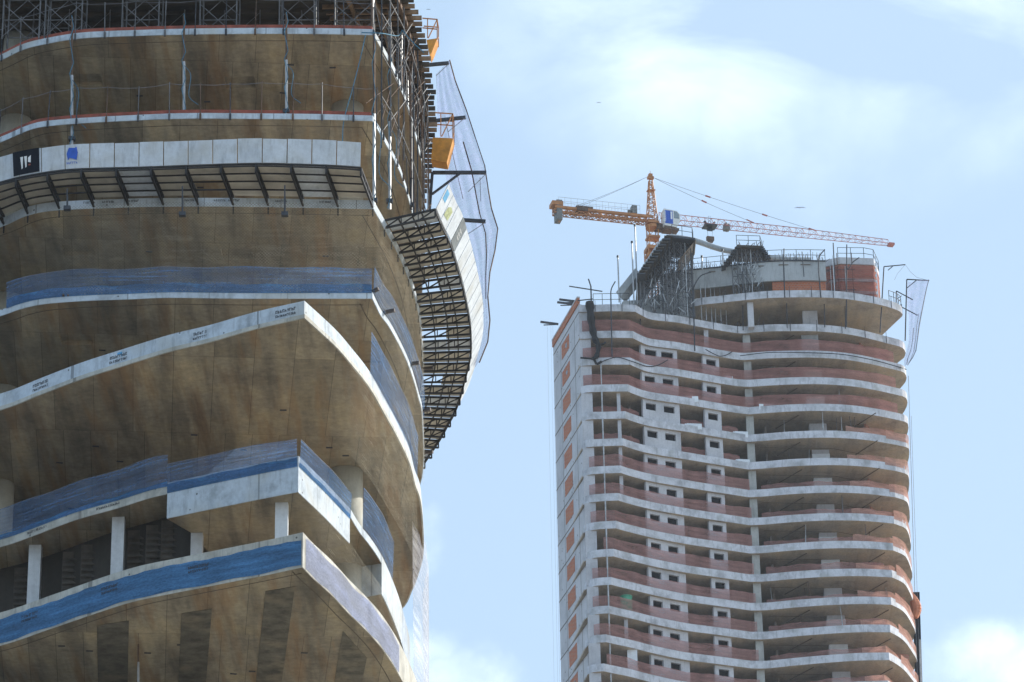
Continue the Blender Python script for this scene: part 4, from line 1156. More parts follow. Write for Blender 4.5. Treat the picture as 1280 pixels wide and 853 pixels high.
# scaffolding masses with decks on the roof
XG = 'scaffold stacks supporting the crown formwork on the far tower'
def mass(pxs, ytop, ybot, lab, dep0, nd=3, deck=None):
    dd = dep0
    t = thing('support_scaffold', D(pxs[0], ybot(pxs[0]), dd), lab, 'scaffold', XG)
    base = {}
    for r_ in range(nd):
        for x in pxs:
            x_ = x+r_*1.7+random.uniform(-1.3, 1.3)
            a = D(x_, ybot(x), dd+r_*1.5); c = D(x_-.02*(ybot(x)-ytop(x)), ytop(x)-1-random.uniform(0, 1.5), dd+r_*1.5)
            b = MB(); b.bar(a, V(a.x, a.y, c.z), .055, 5); b.build('standard', random.choice(['steel_galv', 'steel_dim', 'steel_dark', 'steel_dim']), t)
            base[(r_, x)] = (a, V(a.x, a.y, c.z))
    b = MB(); b2 = MB()
    for r_ in range(nd):
        for x0, x1 in zip(pxs, pxs[1:]):
            a, c = base[(r_, x0)]; a2, c2 = base[(r_, x1)]
            h = min(c.z, c2.z)-max(a.z, a2.z); n = max(1, int(h/.9)); z0_ = max(a.z, a2.z)
            for k in range(n):
                za = z0_+h*k/n; zb_ = z0_+h*(k+1)/n
                b.bar(V(a.x, a.y, za), V(a2.x, a2.y, zb_), .028); b.bar(V(a.x, a.y, zb_), V(a2.x, a2.y, za), .028)
                b2.bar(V(a.x, a.y, zb_), V(a2.x, a2.y, zb_), .032)
                if r_ < nd-1:
                    d_ = base[(r_+1, x0)][0]; b2.bar(V(a.x, a.y, za), V(d_.x, d_.y, zb_), .026)
    b.build('cross_brace', 'steel_dim', t); b2.build('ledger', 'steel_dark', t)
    x0_, x1_ = pxs[0], pxs[-1]
    for k in range(26):
        xa = random.uniform(x0_, x1_); ya = random.uniform(ybot(xa)-32, ybot(xa)); yb = ya-random.uniform(6, 18); xb = xa+random.uniform(-9, 9)
        b = MB(); b.bar(D(xa, ya, dd-.25), D(xb, yb, dd-.2), random.choice([.025, .035, .05])); b.build('loose_tube', random.choice(['steel_galv', 'steel_galv', 'steel_dark']), t)
    return t
def lin(pts):
    def f(x):
        for (x0, y0), (x1, y1) in zip(pts, pts[1:]):
            if x <= x1: return y0+(y1-y0)*max(0, (x-x0))/(x1-x0)
        return pts[-1][1]
    return f
dS = depth(FE[0][12])+.6
t = mass([800, 807, 814, 821, 828, 834, 840, 847, 854, 860, 866], lin([(798, 345), (833, 298), (868, 300), (872, 320)]), lin([(795, 379), (815, 385), (845, 392), (870, 398)]), 'dense scaffold stack under the stepped dark deck on the left of the far tower roof', dS, 3)
# stepped formwork deck
for k in range(14):
    x = 799+k*2.6; y = 346-k*3.6
    b = MB(); a = D(x, y, dS-1); b.obox(a+V(.2, 2.6, 0), V(.42, 0, .0), V(0, 3.3, 0), V(0, 0, .07)); b.build('deck_board', 'ply_dark' if k % 2 else 'steel_dark', t)
P4 = [D(799, 350, dS-.6), D(833, 298, dS-.6), D(833, 298, dS-.6)+V(0, 5.5, 0), D(799, 350, dS-.6)+V(0, 5.5, 0)]
b = MB(); b.hexa(P4, [p+V(-.12, 0, .1) for p in P4]); b.build('sloped_form', 'ply_dark', t)
P4 = [D(833, 296, dS-1), D(869, 300, dS-1), D(869, 300, dS-1)+V(0, 4.5, 0), D(833, 296, dS-1)+V(0, 4.5, 0)]
b = MB(); b.hexa(P4, [p+V(0, 0, .22) for p in P4]); b.build('top_deck', 'steel_dark', t)
P4 = [D(869, 300, dS-.6), D(848, 326, dS-.6), D(848, 326, dS-.6)+V(0, 3.5, 0), D(869, 300, dS-.6)+V(0, 3.5, 0)]
b = MB(); b.hexa(P4, [p+V(.1, 0, .08) for p in P4]); b.build('sloped_form', 'ply_dark', t)
ra = D(840, 293, dS-1); rb = D(867, 297, dS-1)
rail([ra, rb, rb+V(0, 3, 0)], 0, 'small railing on the flat top of the stepped scaffold deck under the crane cab', 1.1, 6)
dS2 = depth(Bn[16])-.8
t = mass([918, 924, 930, 936, 942, 948, 954], lin([(916, 318), (922, 310), (948, 310), (957, 320)]), lin([(915, 368), (957, 366)]), 'second scaffold stack with a dark flared deck in front of the curved crown wall', dS2, 2)
for s_ in (0, 1):
    A0 = D(921 if s_ == 0 else 952, 309, dS2-.4); A1 = D(905 if s_ == 0 else 960, 331 if s_ == 0 else 322, dS2-.4)
    P4 = [A0, A1, A1+V(0, 2.5, 0), A0+V(0, 2.5, 0)]
    b = MB(); b.hexa(P4, [p+V(0, 0, .14) for p in P4]); b.build('sloped_form', 'ply_dark', t)
    for k in range(7):
        q = A0.lerp(A1, k/6); b = MB(); b.obox(q+V(0, .8, -.08), V(.22, 0, .03), V(0, 1.0, 0), V(0, 0, .05)); b.build('deck_board', 'steel_dark', t)
P4 = [D(921, 309, dS2-.5), D(953, 310, dS2-.5), D(953, 310, dS2-.5)+V(0, 3.4, 0), D(921, 309, dS2-.5)+V(0, 3.4, 0)]
b = MB(); b.hexa(P4, [p+V(0, 0, .25) for p in P4]); b.build('top_deck', 'ply_dark', t)
for k in range(12):
    q = P4[0].lerp(P4[1], k/11)+V(0, rn.uniform(0, 1), .1); b = MB(); b.bar(q, q+V(rn.uniform(-.3, .5), 0, rn.uniform(.3, .9)), .04); b.build('loose_timber', 'ply_dark', t)
rail([P4[0]+V(0, 0, .25), P4[1]+V(0, 0, .25), P4[2]+V(0, 0, .25)], 0, 'small railing on the flared scaffold deck in the middle of the roof', 1.1, 6)
# starter bars and loose tubes bristling from the crown
rs = random.Random(21); b = MB()
sB = arclen(Bn)
for k in range(150):
    p = at_len(Bn, sB, sB[-1]*rs.random()); h = rs.uniform(.25, 1.0)
    a = V(p.x, p.y+rs.uniform(-.1, .2), zb+2.2); b.bar(a, a+V(rs.uniform(-.2, .2), rs.uniform(-.1, .1), h), .022)
for k in range(60):
    a = V(rs.uniform(28.2, 33.4), 320.2+rs.uniform(-.4, .6), zb+2.0+rs.uniform(-.2, .5)); b.bar(a, a+V(rs.uniform(-1.1, 1.1), rs.uniform(-.3, .3), rs.uniform(-.2, .9)), rs.choice([.03, .045]))
for k in range(70):
    p = at_len(FE[0], arclen(FE[0]), rs.uniform(6, 20)); a = V(p.x, p.y+rs.uniform(.3, 2), zz(0)+.8); b.bar(a, a+V(rs.uniform(-.5, .5), 0, rs.uniform(.3, 1.6)), rs.choice([.025, .04]))
tag(b.build('starter_bars', 'steel_stub'), 'bristle of starter bars and loose tubes along the crown of the far tower', 'rebar', None, 'stuff')
# darker tube bracing on the right of the crown
t = thing('support_scaffold', V(32, 319.9, zm1+.8), 'thin brown tube scaffold in front of the penthouse left corner on the far tower', 'scaffold', XG)
for k in range(6):
    x = 31.2+k*.75; b = MB(); b.bar(V(x, 319.75+.15*(k % 2), zm1+.8), V(x, 319.75+.15*(k % 2), zm1+rs.uniform(4.4, 6.3)), .04, 5); b.build('standard', rs.choice(['steel_rust', 'steel_galv', 'steel_dark']), t)
for zl in (1.9, 3.1, 4.3):
    b = MB(); b.bar(V(31, 319.8, zm1+zl), V(35.2, 319.8, zm1+zl+rs.uniform(-.1, .1)), .03, 4); b.bar(V(31.2, 319.7, zm1+zl), V(32.7, 319.7, zm1+zl+1.2), .025, 4); b.build('ledger', 'steel_dark', t)
# upright props between roof slab and crown
UG = 'thin steel props standing on the far tower roof slab'
for n, x in enumerate((880, 886, 893, 898, 905, 912, 822, 828, 843)):
    y1 = 359 if x > 870 else 350
    a = xy_at(FE[0], W(x, 400, zz(0)).x)+V(0, 1.2, .8)
    a = V(W(x, 396, zz(0)).x, a.y, a.z); c = D(x, y1, depth(a)+.5)
    b = MB(); b.bar(a, V(a.x, a.y, c.z), .045, 5)
    tag(b.build('thin_prop', 'steel_galv'), 'thin steel prop on the roof slab under the left end of the curved crown wall', 'prop', UG)

# masts, net poles
MG = 'tall thin poles standing at the far tower roof'
for (x, y0, y1, lb) in ((797, 380, 281, 'tallest of the three bare poles left of the scaffold stack'), (792.5, 380, 302, 'middle one of the three bare poles left of the scaffold stack'), (774, 378, 320, 'shortest and leftmost of the three bare poles on the far tower roof'),
                     (904, 332, 312, 'thin pole on the crown wall left of the flared deck'), (878, 337, 320, 'short thin pole on the crown wall between the scaffold decks')):
    a = D(x, y0, dS+.3); c = D(x-.018*(y0-y1)*1, y1, dS+.3)
    t = thing('bare_pole', a, lb, 'pole', MG)
    b = MB(); b.bar(a, V(a.x, a.y, c.z), .075, 6); b.build('shaft', 'steel_galv', t)
    b = MB(); b.bar(V(a.x, a.y, c.z-.2), V(a.x, a.y, c.z+.02), .12, 6); b.build('tip', 'steel_dark', t)
NPG = 'dark net poles clamped to the front of the far tower'
def npole(pts, lab, r=.07, dd=None, ex=()):
    foot = pts[-1]
    dd = dd or (dS-1.2)
    P = [D(x, y, dd) for x, y in pts]
    t = thing('net_pole', P[-1], lab, 'pole', NPG)
    b = MB(); b.bar(P[-2], P[-1], r, 5); b.build('shaft', 'steel_dark', t)
    if len(P) > 2: b = MB(); b.poly(cat(P[:-1], 4) if len(P) > 3 else P[:-1], r*.9, 5); b.build('bent_arm', 'steel_dark', t)
    for (a, c) in ex:
        b = MB(); b.bar(D(*a, dd), D(*c, dd), r*.8, 4); b.build('cross_arm', 'steel_dark', t)
dF = depth(xy_at(FE[1], 15))-.4
npole([(735.5, 349), (738.5, 358), (739, 376)], 'dark pole with a long cross arm at the top left corner of the far tower', .08, depth(FE[1][3])-.3, [((711.5, 358), (753, 364.5)), ((722, 376), (741, 374))])
npole([(769, 352), (764, 362), (763.5, 375), (765, 446)], 'dark bent pole above the flat left roof corner', .07, depth(FE[1][5])-.3)
npole([(825, 359), (812, 362), (803, 377), (800.5, 388), (800, 448)], 'dark bent pole in front of the scaffold stack on the wavy slab', .06, dF)
npole([(889, 340), (876, 345), (868, 357), (866.5, 366), (868.5, 439)], 'dark bent pole between the scaffold stack and the crown wall', .07, depth(xy_at(FE[1], 18.3))-.4)
npole([(980, 311), (979.5, 330), (981, 372)], 'dark straight pole in front of the middle of the crown wall', .07, depth(E1[20])-.3)
npole([(1031, 312), (1024, 321), (1023, 335), (1026, 372)], 'dark bent pole at the right end of the crown wall', .07, depth(E1[26])-.3)
npole([(1002.5, 315), (1005, 346)], 'short dark pole left of the crown wall end', .05, depth(E1[24])-.4)
npole([(1041.5, 304), (1044, 356)], 'slim pale pole left of the penthouse block', .06, depth(E1[28])-.4)
npole([(1074, 322), (1066, 328), (1059, 336), (1058.5, 306), (1058, 409)], 'slim pole with a raking arm in front of the penthouse block', .06, depth(E1[30])-.5)
npole([(1131.6, 331), (1105, 333.5), (1100, 416)], 'slim pole with an arm reaching right beside the penthouse block', .065, depth(E1[36])-.4, [((1110, 338), (1116, 333))])
for (x, y0, y1, lb) in ((929, 413, 350, 'dark vertical pole on the crown slab left of the pillar'), (984, 410, 366, 'thin dark pole above the second slab near the middle'), (1031, 409, 372, 'thin dark pole right of the small white panel'), (1057, 411, 372, 'thin dark pole under the slim pole with raking arm')):
    npole([(x-1, y1), (x, y0)], lb, .05, depth(xy_at(FE[0], W(x, 410, zz(0)).x))-.25)
for (p0, p1, lb) in (((699, 374.5), (725, 377.6), 'upper of two short dark beams sticking out of the gable wall top'), ((696.5, 378), (722, 381), 'lower of two short dark beams sticking out of the gable wall top'), ((675.5, 402.5), (698, 405.4), 'dark beam sticking out at the far left corner of the gable wall')):
    dd = depth(Lf+V(0, 0, zz(0))) - (3 if p0[0] > 690 else 0)
    b = MB(); b.bar(D(*p0, dd), D(*p1, dd), .13, 4); b.bar(D(p0[0]+4, p0[1]+4, dd), D(p1[0]-2, p1[1]+.5, dd), .06, 4)
    tag(b.build('stub_beam', 'steel_dark'), lb, 'beam', 'dark stub beams on the gable wall')
# posts on slab edges of the crown floors
for i, e_, n in ((0, FE[0], 13), (-1, E1, 11)):
    b = MB(); s = arclen([p for p in e_ if p.y < 323]); ee = [p for p in e_ if p.y < 323]
    for k in range(n):
        q = at_len(ee, s, s[-1]*(k+.6)/n); b.bar(V(q.x, q.y-.06, zz(i)+.1), V(q.x, q.y-.06, zz(i)+1.25), .03, 4)
        b.bar(V(q.x, q.y-.05, zz(i)+.02), V(q.x, q.y-.05, zz(i)+.8), .04, 4)
    b.build('edge_clamp', 'steel_dark', far)
# black netting bundle
dK = depth(FE[1][3])-.45
bt = thing('net_bundle', D(742, 455, dK), 'bundled black netting draped down the top left balconies of the far tower', 'netting')
for pts, r_ in ((((737, 378), (738.5, 395), (741, 412), (744, 424), (748, 432), (746, 445), (741, 449)), .42),):
    q = [D(x, y, dK) for x, y in pts]; q = cat(q, 5)
    b = MB()
    for k in range(len(q)-1):
        rr1 = r_*(1-.55*k/len(q)) + .05*math.sin(k*1.3); rr2 = r_*(1-.55*(k+1)/len(q))+.05*math.sin((k+1)*1.3)
        b.bar(q[k], q[k+1], rr1, 7, rr2)
    b.build('net_roll', 'black_net', bt)
b = MB(); b.poly(cat([D(x, y, dK) for x, y in ((748, 432), (754, 430), (757, 428))], 4), .12); b.poly(cat([D(x, y, dK) for x, y in ((741, 449), (733, 448), (725.5, 447.5))], 4), .1); b.poly(cat([D(x, y, dK) for x, y in ((742, 448), (746, 455), (752, 452))], 4), .14); b.build('loose_end', 'black_net', bt)
for pts, lb in ((((748, 454), (770, 447), (790, 452), (808, 458), (822, 457), (835, 450)), 'dark net rope sagging along the third slab edge at the left'),
                (((882, 437), (893, 443), (900, 445.5), (908, 444), (915, 440)), 'dark net rope sagging along the second slab edge'),
                (((925, 445), (960, 441), (1000, 441), (1050, 443), (1090, 450), (1120, 458), (1133, 462)), 'long dark net roll tied along the third slab edge at the right')):
    q = cat([D(x, y, depth(xy_at(FE[1], W(x, y, zz(1)+.5).x))-.35) for x, y in pts], 5)
    b = MB(); b.poly(q, .045, 5); tag(b.build('net_rope', 'black_net'), lb, 'rope', 'dark net ropes on the far tower slabs')
# right-hand brackets and net
dR = depth(FE[1][-20])
t = thing('net_bracket', D(1130, 425, dR), 'tall dark bracket frame at the upper right edge of the far tower', 'bracket')
b = MB(); b.bar(D(1133.5, 349.5, dR), D(1131.5, 426, dR), .07, 5); b.build('bracket_post', 'steel_dark', t)
b = MB(); b.bar(D(1133.5, 349.5, dR), D(1161.5, 351, dR), .07, 5); b.bar(D(1134, 360, dR), D(1145, 351, dR), .05, 4); b.build('bracket_arm', 'steel_dark', t)
t = thing('net_bracket', D(1120, 385, dR), 'short dark bracket frame left of the tall one at the far tower edge', 'bracket')
b = MB(); b.bar(D(1120.5, 364, dR), D(1120, 386, dR), .06, 5); b.build('bracket_post', 'steel_dark', t)
b = MB(); b.bar(D(1120.5, 364, dR), D(1141, 375, dR), .06, 5); b.bar(D(1125, 383, dR), D(1147, 394.5, dR), .06, 5); b.bar(D(1121, 374, dR), D(1127, 370, dR), .04, 4); b.build('bracket_arm', 'steel_dark', t)
rws = [(352, 1135, 1161), (365, 1134, 1158), (380, 1134, 1155), (395, 1136, 1152), (410, 1136, 1149), (425, 1136, 1147), (440, 1133, 1145), (450, 1130, 1141), (458, 1131, 1136)]
rr = []
for j, (y, xl, xr) in enumerate(rws):
    rr.append([D(xl+(xr-xl)*k/9, y+1.2*math.sin(k+j)-.3*k, dR+1.5-k*.3+.35*math.sin(k*1.9+j*.6)) for k in range(10)])
t = thing('hanging_net', rr[-1][0], 'lilac safety net hanging from brackets at the upper right of the far tower', 'safety net')
b = MB(); b.sheet(rr); b.build('net_sheet', 'net_lilac', t, True)
b = MB(); b.poly([r[-1] for r in rr], .05); b.poly([r[4] for r in rr][4:], .035); b.poly([r[7] for r in rr][3:], .03); b.poly([D(1131.6, 331, dR), D(1138, 340, dR), D(1146, 347, dR), D(1161, 351, dR)], .015); b.poly([D(1131.6, 331, dR), D(1122, 342, dR), D(1118, 350, dR)], .015); b.build('border_rope', 'rope_grey', t)
# rubble chute at right
dC = depth(FE[10][-12])+3
ch = thing('rubble_chute', V(*D(1150, 870, dC)), 'dark vertical chute with an orange hopper at the lower right of the far tower', 'rubble chute')
b = MB()
q = [D(x, y, dC) for x, y in ((1145, 742), (1146.5, 790), (1148, 840), (1150, 900))]
for a, c in zip(q, q[1:]): b.obox((a+c)/2, (c-a)/2, V(.32, 0, 0), V(0, .4, 0))
b.build('chute_shaft', 'panel_black', ch)
q = cat([D(x, y, dC-1.5) for x, y in ((1138, 742), (1143, 752), (1145.5, 762), (1143.5, 772))], 3)
b = MB()
for k in range(len(q)-1): b.bar(q[k], q[k+1], .25+.28*math.sin(math.pi*k/len(q)), 8, .25+.28*math.sin(math.pi*(k+1)/len(q)))
b.build('hopper', 'chute', ch)
b = MB(); b.bar(D(1149.5, 800, dC-.4), D(1152.5, 900, dC-.4), .12, 5); b.build('side_pipe', 'steel_galv', ch)
# pale sheet strip by right edge, vertical guard cords
b = MB(); b.bar(D(1135.5, 470, dR+3), D(1147, 860, dR+3), .03, 4); b.bar(D(1139, 520, dR+3), D(1150.5, 860, dR+3), .02, 4)
tag(b.build('guide_cable', 'rope_grey'), 'thin guide cables running down the right edge of the far tower', 'cable')
b = MB()
for x in (684, 688.5, 691): b.bar(D(x, 405, dR), D(x+9, 870, dR), .009, 4)
tag(b.build('guide_cable', 'rope_grey'), 'thin guide cables hanging left of the gable wall', 'cable')

# ------------------------------------------------------------------ crane
dCr = 331.0
J0 = D(815, 275, dCr); az = R(75)
j = V(math.sin(az), math.cos(az), 0); jn = V(j.y, -j.x, 0)
crane = thing('tower_crane', V(J0.x, J0.y, 0), 'orange tower crane with a red and white jib standing behind the far tower', 'crane')
S = FPX/dCr
def lattice(mb, A, B, offs0, offs1, n, rc, rd):
    """lattice between A and B; offs = corner offsets at start and end"""
    m = len(offs0)
    P = [[A.lerp(B, k/n)+offs0[c].lerp(offs1[c], k/n) for c in range(m)] for k in range(n+1)]
    for c in range(m):
        for k in range(n): mb.bar(P[k][c], P[k+1][c], rc)
    for k in range(n):
        for c in range(m):
            d = (c+1) % m
            if k % 2: mb.bar(P[k][c], P[k+1][d], rd)
            else: mb.bar(P[k][d], P[k+1][c], rd)
    for k in range(n+1):
        for c in range(m): mb.bar(P[k][c], P[k][(c+1) % m], rd)
def sq(w): return [j*w+jn*w, j*w-jn*w, -j*w-jn*w, -j*w+jn*w]
Z = V(0, 0, 1)
mast_top = J0-Z*.9
b = MB(); lattice(b, V(J0.x, J0.y, 118), mast_top, sq(.5), sq(.5), 40, .07, .035); b.build('mast', 'crane_orange', crane)
b = MB(); b.box((J0.x, J0.y, 60), 1.6, 1.6, 116); b.build('mast_base', 'crane_orange', crane)
b = MB(); b.obox(J0-Z*4.3, j*.75, jn*.75, Z*.1); b.obox(J0-Z*3.6, j*.8, jn*.8, Z*.16); b.obox(J0-Z*2.2, j*.65, jn*.65, Z*.1)
lattice(b, J0-Z*5.6, J0-Z*3.4, sq(.75), sq(.75), 2, .07, .05); b.build('climbing_collar', 'crane_orange', crane)
b = MB(); cyl(b, J0.x, J0.y, J0.z-1.1, J0.z-.75, .72, 18); b.obox(J0-Z*.45, j*.62, jn*.6, Z*.14); b.build('slewing_ring', 'crane_orange', crane)
apex = V(J0.x, J0.y, D(813, 219, dCr).z)
b = MB(); lattice(b, J0-Z*.2, apex-Z*.7, sq(.5), [v*.34 for v in sq(.5)], 10, .062, .032); b.obox(apex-Z*.35, j*.34, jn*.2, Z*.14); b.obox(apex-Z*.1, j*.2, jn*.2, Z*.2); b.bar(apex, apex+Z*.5, .03); b.obox(apex-Z*1.9, j*.42, jn*.34, Z*.04)
b.build('tower_head', 'crane_orange', crane)
# jib: find length so that tip projects to x=1118
def find_len(xpx, dirv):
    lo, hi = 1, 60
    for _ in range(40):
        m = (lo+hi)/2
        x = pxof(J0+dirv*m)[0]
        if (x < xpx) == (dirv.x > 0): lo = m
        else: hi = m
    return lo
Lj = find_len(1117, j); Lc = find_len(692, -j)
b = MB()
tri0 = [Z*.95, jn*.55, -jn*.55]
lattice(b, J0+j*.8, J0+j*(Lj*.62), tri0, [v*.9 for v in tri0], 22, .042, .018); b.build('jib', 'crane_red', crane)
b = MB(); lattice(b, J0+j*(Lj*.62), J0+j*(Lj-.6), [v*.9 for v in tri0], [v*.62 for v in tri0], 13, .038, .016)
b.obox(J0+j*(Lj-.3), j*.3, jn*.35, Z*.12); b.build('jib_tip_section', 'crane_red', crane)
b = MB(); b.obox(J0-j*(Lc/2)+jn*.55+Z*.1, j*(Lc/2), jn*.07, Z*.14); b.obox(J0-j*(Lc/2)-jn*.55+Z*.1, j*(Lc/2), jn*.07, Z*.14)
lattice(b, J0-j*.8, J0-j*Lc, [jn*.5-Z*.1, -jn*.5-Z*.1, -jn*.5-Z*.5, jn*.5-Z*.5], [jn*.5-Z*.1, -jn*.5-Z*.1, -jn*.5-Z*.5, jn*.5-Z*.5], 14, .05, .05); b.build('counter_jib', 'crane_orange', crane)
b = MB(); b.obox(J0-j*(Lc-.5)-Z*.2, j*.3, jn*.6, Z*1.15); cwt = b.build('counterweight', 'ballast', crane)
b = MB(); b.obox(J0-j*(Lc-.3)+Z*.55, j*.6, jn*.65, Z*.22); b.obox(J0-j*(Lc-.6)-Z*1.28, j*.1, jn*.2, Z*.08); b.build('ballast_cap', 'crane_orange', cwt)
b = MB(); b.obox(J0-j*(Lc-3.3)+Z*.35, j*.9, jn*.5, Z*.2); b.obox(J0-j*(Lc-3.0)+Z*.1, j*.6, jn*.7, Z*.2); b.build('winch_motor', 'steel_rust', crane)
b = MB(); b.obox(J0-j*2.0+Z*.9, j*.28, jn*.35, Z*.45); b.obox(J0-j*2.5+Z*.65, j*.15, jn*.2, Z*.2); b.build('control_cabinet', 'ballast', crane)
b = MB(); nn = 14
for side in (1, -1):
    P = [J0-j*(1.5+(Lc-1.2)*k/nn)+jn*.6*side+Z*.3 for k in range(nn)]
    for p in P: b.bar(p, p+Z*.95, .018)
    b.poly([p+Z*.95 for p in P], .018); b.poly([p+Z*.5 for p in P], .014)
b.build('walkway_rail', 'steel_galv', crane)
# cab in front of the head
cabc = J0+j*1.75+jn*.75-Z*.15
b = MB()
prof = [(-.75, -1.0), (.55, -1.15), (.95, -.2), (.9, .45), (.6, .8), (-.75, .95)]
b.hexa([cabc+jn*.6+j*a*1.05+Z*c for a, c in prof], [cabc-jn*.6+j*a*1.05+Z*c for a, c in prof]); cab = b.build('cab', 'crane_white', crane)
b = MB(); b.hexa([cabc+jn*.612+j*a+Z*c for a, c in ((.28, -.1), (.85, -.12), (.85, .42), (.6, .7), (.28, .74))], [cabc+jn*.622+j*a+Z*c for a, c in ((.28, -.1), (.85, -.12), (.85, .42), (.6, .7), (.28, .74))]); b.build('cab_window', 'glass_cab', cab)
b = MB(); b.obox(cabc+jn*.615+j*-.28+Z*-.02, j*.43, jn*.006, Z*.78); sg = b.build('sign_board', 'logo_blue', cab)
b = MB(); glyphs(b, cabc+jn*.625+j*-.62+Z*-.55, Z, j*-1, 5, 1.25, .26, 5, 0); b.obox(cabc+jn*.625+j*0+Z*.2, j*.09, jn*.003, Z*.45)
b.build('sign_text', 'paint_white', sg)
b = MB(); b.obox(cabc-Z*1.35, j*.8, jn*.6, Z*.12); b.obox(J0+j*.9-Z*1.0+jn*.2, j*.6, jn*.5, Z*.3); b.build('cab_bracket', 'steel_rust', crane)
# trolley and hook
Lt = find_len(887, j)
tc = J0+j*Lt
b = MB(); b.obox(tc-Z*.12, j*.7, jn*.6, Z*.07)
for s_ in (1, -1): b.bar(tc+j*.6*s_+Z*.5, tc-j*.3*s_-Z*.5, .13); b.bar(tc+j*.1*s_, tc+j*.1*s_+Z*1.2, .02)
b.bar(tc-j*.3-Z*.5, tc+j*.3-Z*.5, .14); b.build('trolley', 'steel_dark', crane)
L2 = find_len(908, j)
b = MB(); b.obox(J0+j*L2, j*.3, jn*.3, Z*.35); b.bar(J0+j*L2-Z*.5, J0+j*L2+Z*.6, .1); b.build('trolley_winch', 'ballast', crane)
hk = tc-Z*1.55
b = MB(); b.obox(hk, j*.4, jn*.18, Z*.22); b.obox(hk-Z*.3, j*.28, jn*.15, Z*.12); b.bar(hk-Z*.4, hk-Z*.85, .09, 6, .03); b.build('hook_block', 'steel_rust', crane)
b = MB()
for s_ in (1, -1): b.bar(hk+j*.2*s_, tc+j*.3*s_-Z*.5, .015)
b.bar(hk-Z*.8, hk-Z*1.3, .012); b.build('hoist_rope', 'steel_dark', crane)
# ties
b = MB()
Tt = find_len(943, j); Tt2 = find_len(1021, j); Tc = find_len(718, -j)
def sag(a, c, s_, n=8): return [a.lerp(c, k/n)-Z*(s_*4*(k/n)*(1-k/n)) for k in range(n+1)]
for e_ in (J0+j*Tt+Z*.9, J0+j*Tt2+Z*.75): b.poly(sag(apex-Z*.3+j*.4, e_, .15), .018)
for s_ in (.3, -.3): b.poly(sag(apex-Z*.3-j*.4, J0-j*Tc+Z*.5+jn*s_, .12), .016)
b.build('tie_rod', 'steel_dark', crane)
b = MB()
for e_, f in ((J0+j*Tt+Z*.9, .5), (J0+j*Tt2+Z*.75, .33), (J0+j*Tt2+Z*.75, .68)):
    q = (apex-Z*.3+j*.4).lerp(e_, f)-Z*.13; d_ = (e_-apex).normalized(); b.bar(q-d_*.3, q+d_*.3, .09)
for e_ in (J0+j*Tt+Z*.9, J0+j*Tt2+Z*.75):
    d_ = (e_-apex).normalized(); b.bar(e_-d_*.9, e_, .07)
b.build('tie_joint', 'crane_red', crane)

# birds
for x, y, dd, w, lb in ((748.5, 128.5, 150, .12, 'tiny dark bird high in the sky above the crane'), (1000, 260, 300, .6, 'pale gliding bird above the crane jib'), (535.5, 12, 140, .11, 'tiny dark bird beside the top orange platform')):
    c = D(x, y, dd); b = MB()
    b.hexa([c+V(-.08*w, 0, 0), c+V(0, -.3*w, -.05*w), c+V(.08*w, 0, 0), c+V(0, .35*w, 0)], [c+V(-.05*w, 0, .1*w), c+V(0, -.2*w, .08*w), c+V(.05*w, 0, .1*w), c+V(0, .25*w, .1*w)])
    for s_ in (1, -1): b.hexa([c+V(0, -.12*w, .05*w), c+V(s_*w*.5, -.02*w, .16*w), c+V(s_*w, .1*w, .0), c+V(0, .12*w, .05*w)], [c+V(0, -.12*w, .08*w), c+V(s_*w*.5, -.02*w, .18*w), c+V(s_*w, .1*w, .015*w), c+V(0, .12*w, .08*w)])
    tag(b.build('bird', 'bird_pale' if x == 1000 else 'bird'), lb, 'bird', 'small birds in flight')

# ------------------------------------------------------------------ ground
b = MB(); b.add([(-830, -530, 0), (830, -530, 0), (830, 1130, 0), (-830, 1130, 0)], [(0, 1, 2, 3)])
tag(b.build('ground', 'ground'), 'pale dusty building ground reaching the horizon', None, None, 'structure')

b = MB(); b.add([(-420, -200, .004), (-11, -200, .004), (-8, 90, .004), (-10, 420, .004), (-420, 420, .004)], [(0, 1, 2, 3, 4)])  # dark sheet out of view, added to dim bounce light under the left slabs
tag(b.build('bounce_dimmer_sheet', 'bounce_dimmer'), 'unseen dark ground sheet added to dim bounce light left of the near tower', None, None, 'structure')
# ------------------------------------------------------------------ air
m, nt, b_ = nm('haze'); nt.nodes.remove(b_)
pv = nt.nodes.new('ShaderNodeVolumePrincipled'); pv.inputs['Color'].default_value = (.86, .92, 1, 1); pv.inputs['Density'].default_value = HAZE
nt.links.new(pv.outputs[0], nt.nodes['Material Output'].inputs['Volume'])
b = MB(); b.box((0, 300, 90.5), 1680, 1680, 183); tag(b.build('haze', 'haze'), 'thin pale air between the camera and the towers', None, None, 'stuff')

# ------------------------------------------------------------------ light
SUN_EL, SUN_AZ = R(29), R(66)
sd = V(math.sin(SUN_AZ)*math.cos(SUN_EL), math.cos(SUN_AZ)*math.cos(SUN_EL), math.sin(SUN_EL))
l = bpy.data.lights.new('sun', 'SUN'); l.energy = 4.2; l.angle = R(.53); l.color = (1, .94, .84)
lo_ = bpy.data.objects.new('sun', l); COL.objects.link(lo_); lo_.rotation_euler = sd.to_track_quat('Z', 'Y').to_euler()
w = bpy.data.worlds.new('World'); sc.world = w; w.use_nodes = True; nt = w.node_tree
bg = nt.nodes['Background']; sky = nt.nodes.new('ShaderNodeTexSky'); sky.sky_type = 'NISHITA'; sky.sun_disc = False
sky.sun_elevation = SUN_EL; sky.sun_rotation = SUN_AZ; sky.air_density = 1.0; sky.dust_density = 1.6; sky.ozone_density = 1.5
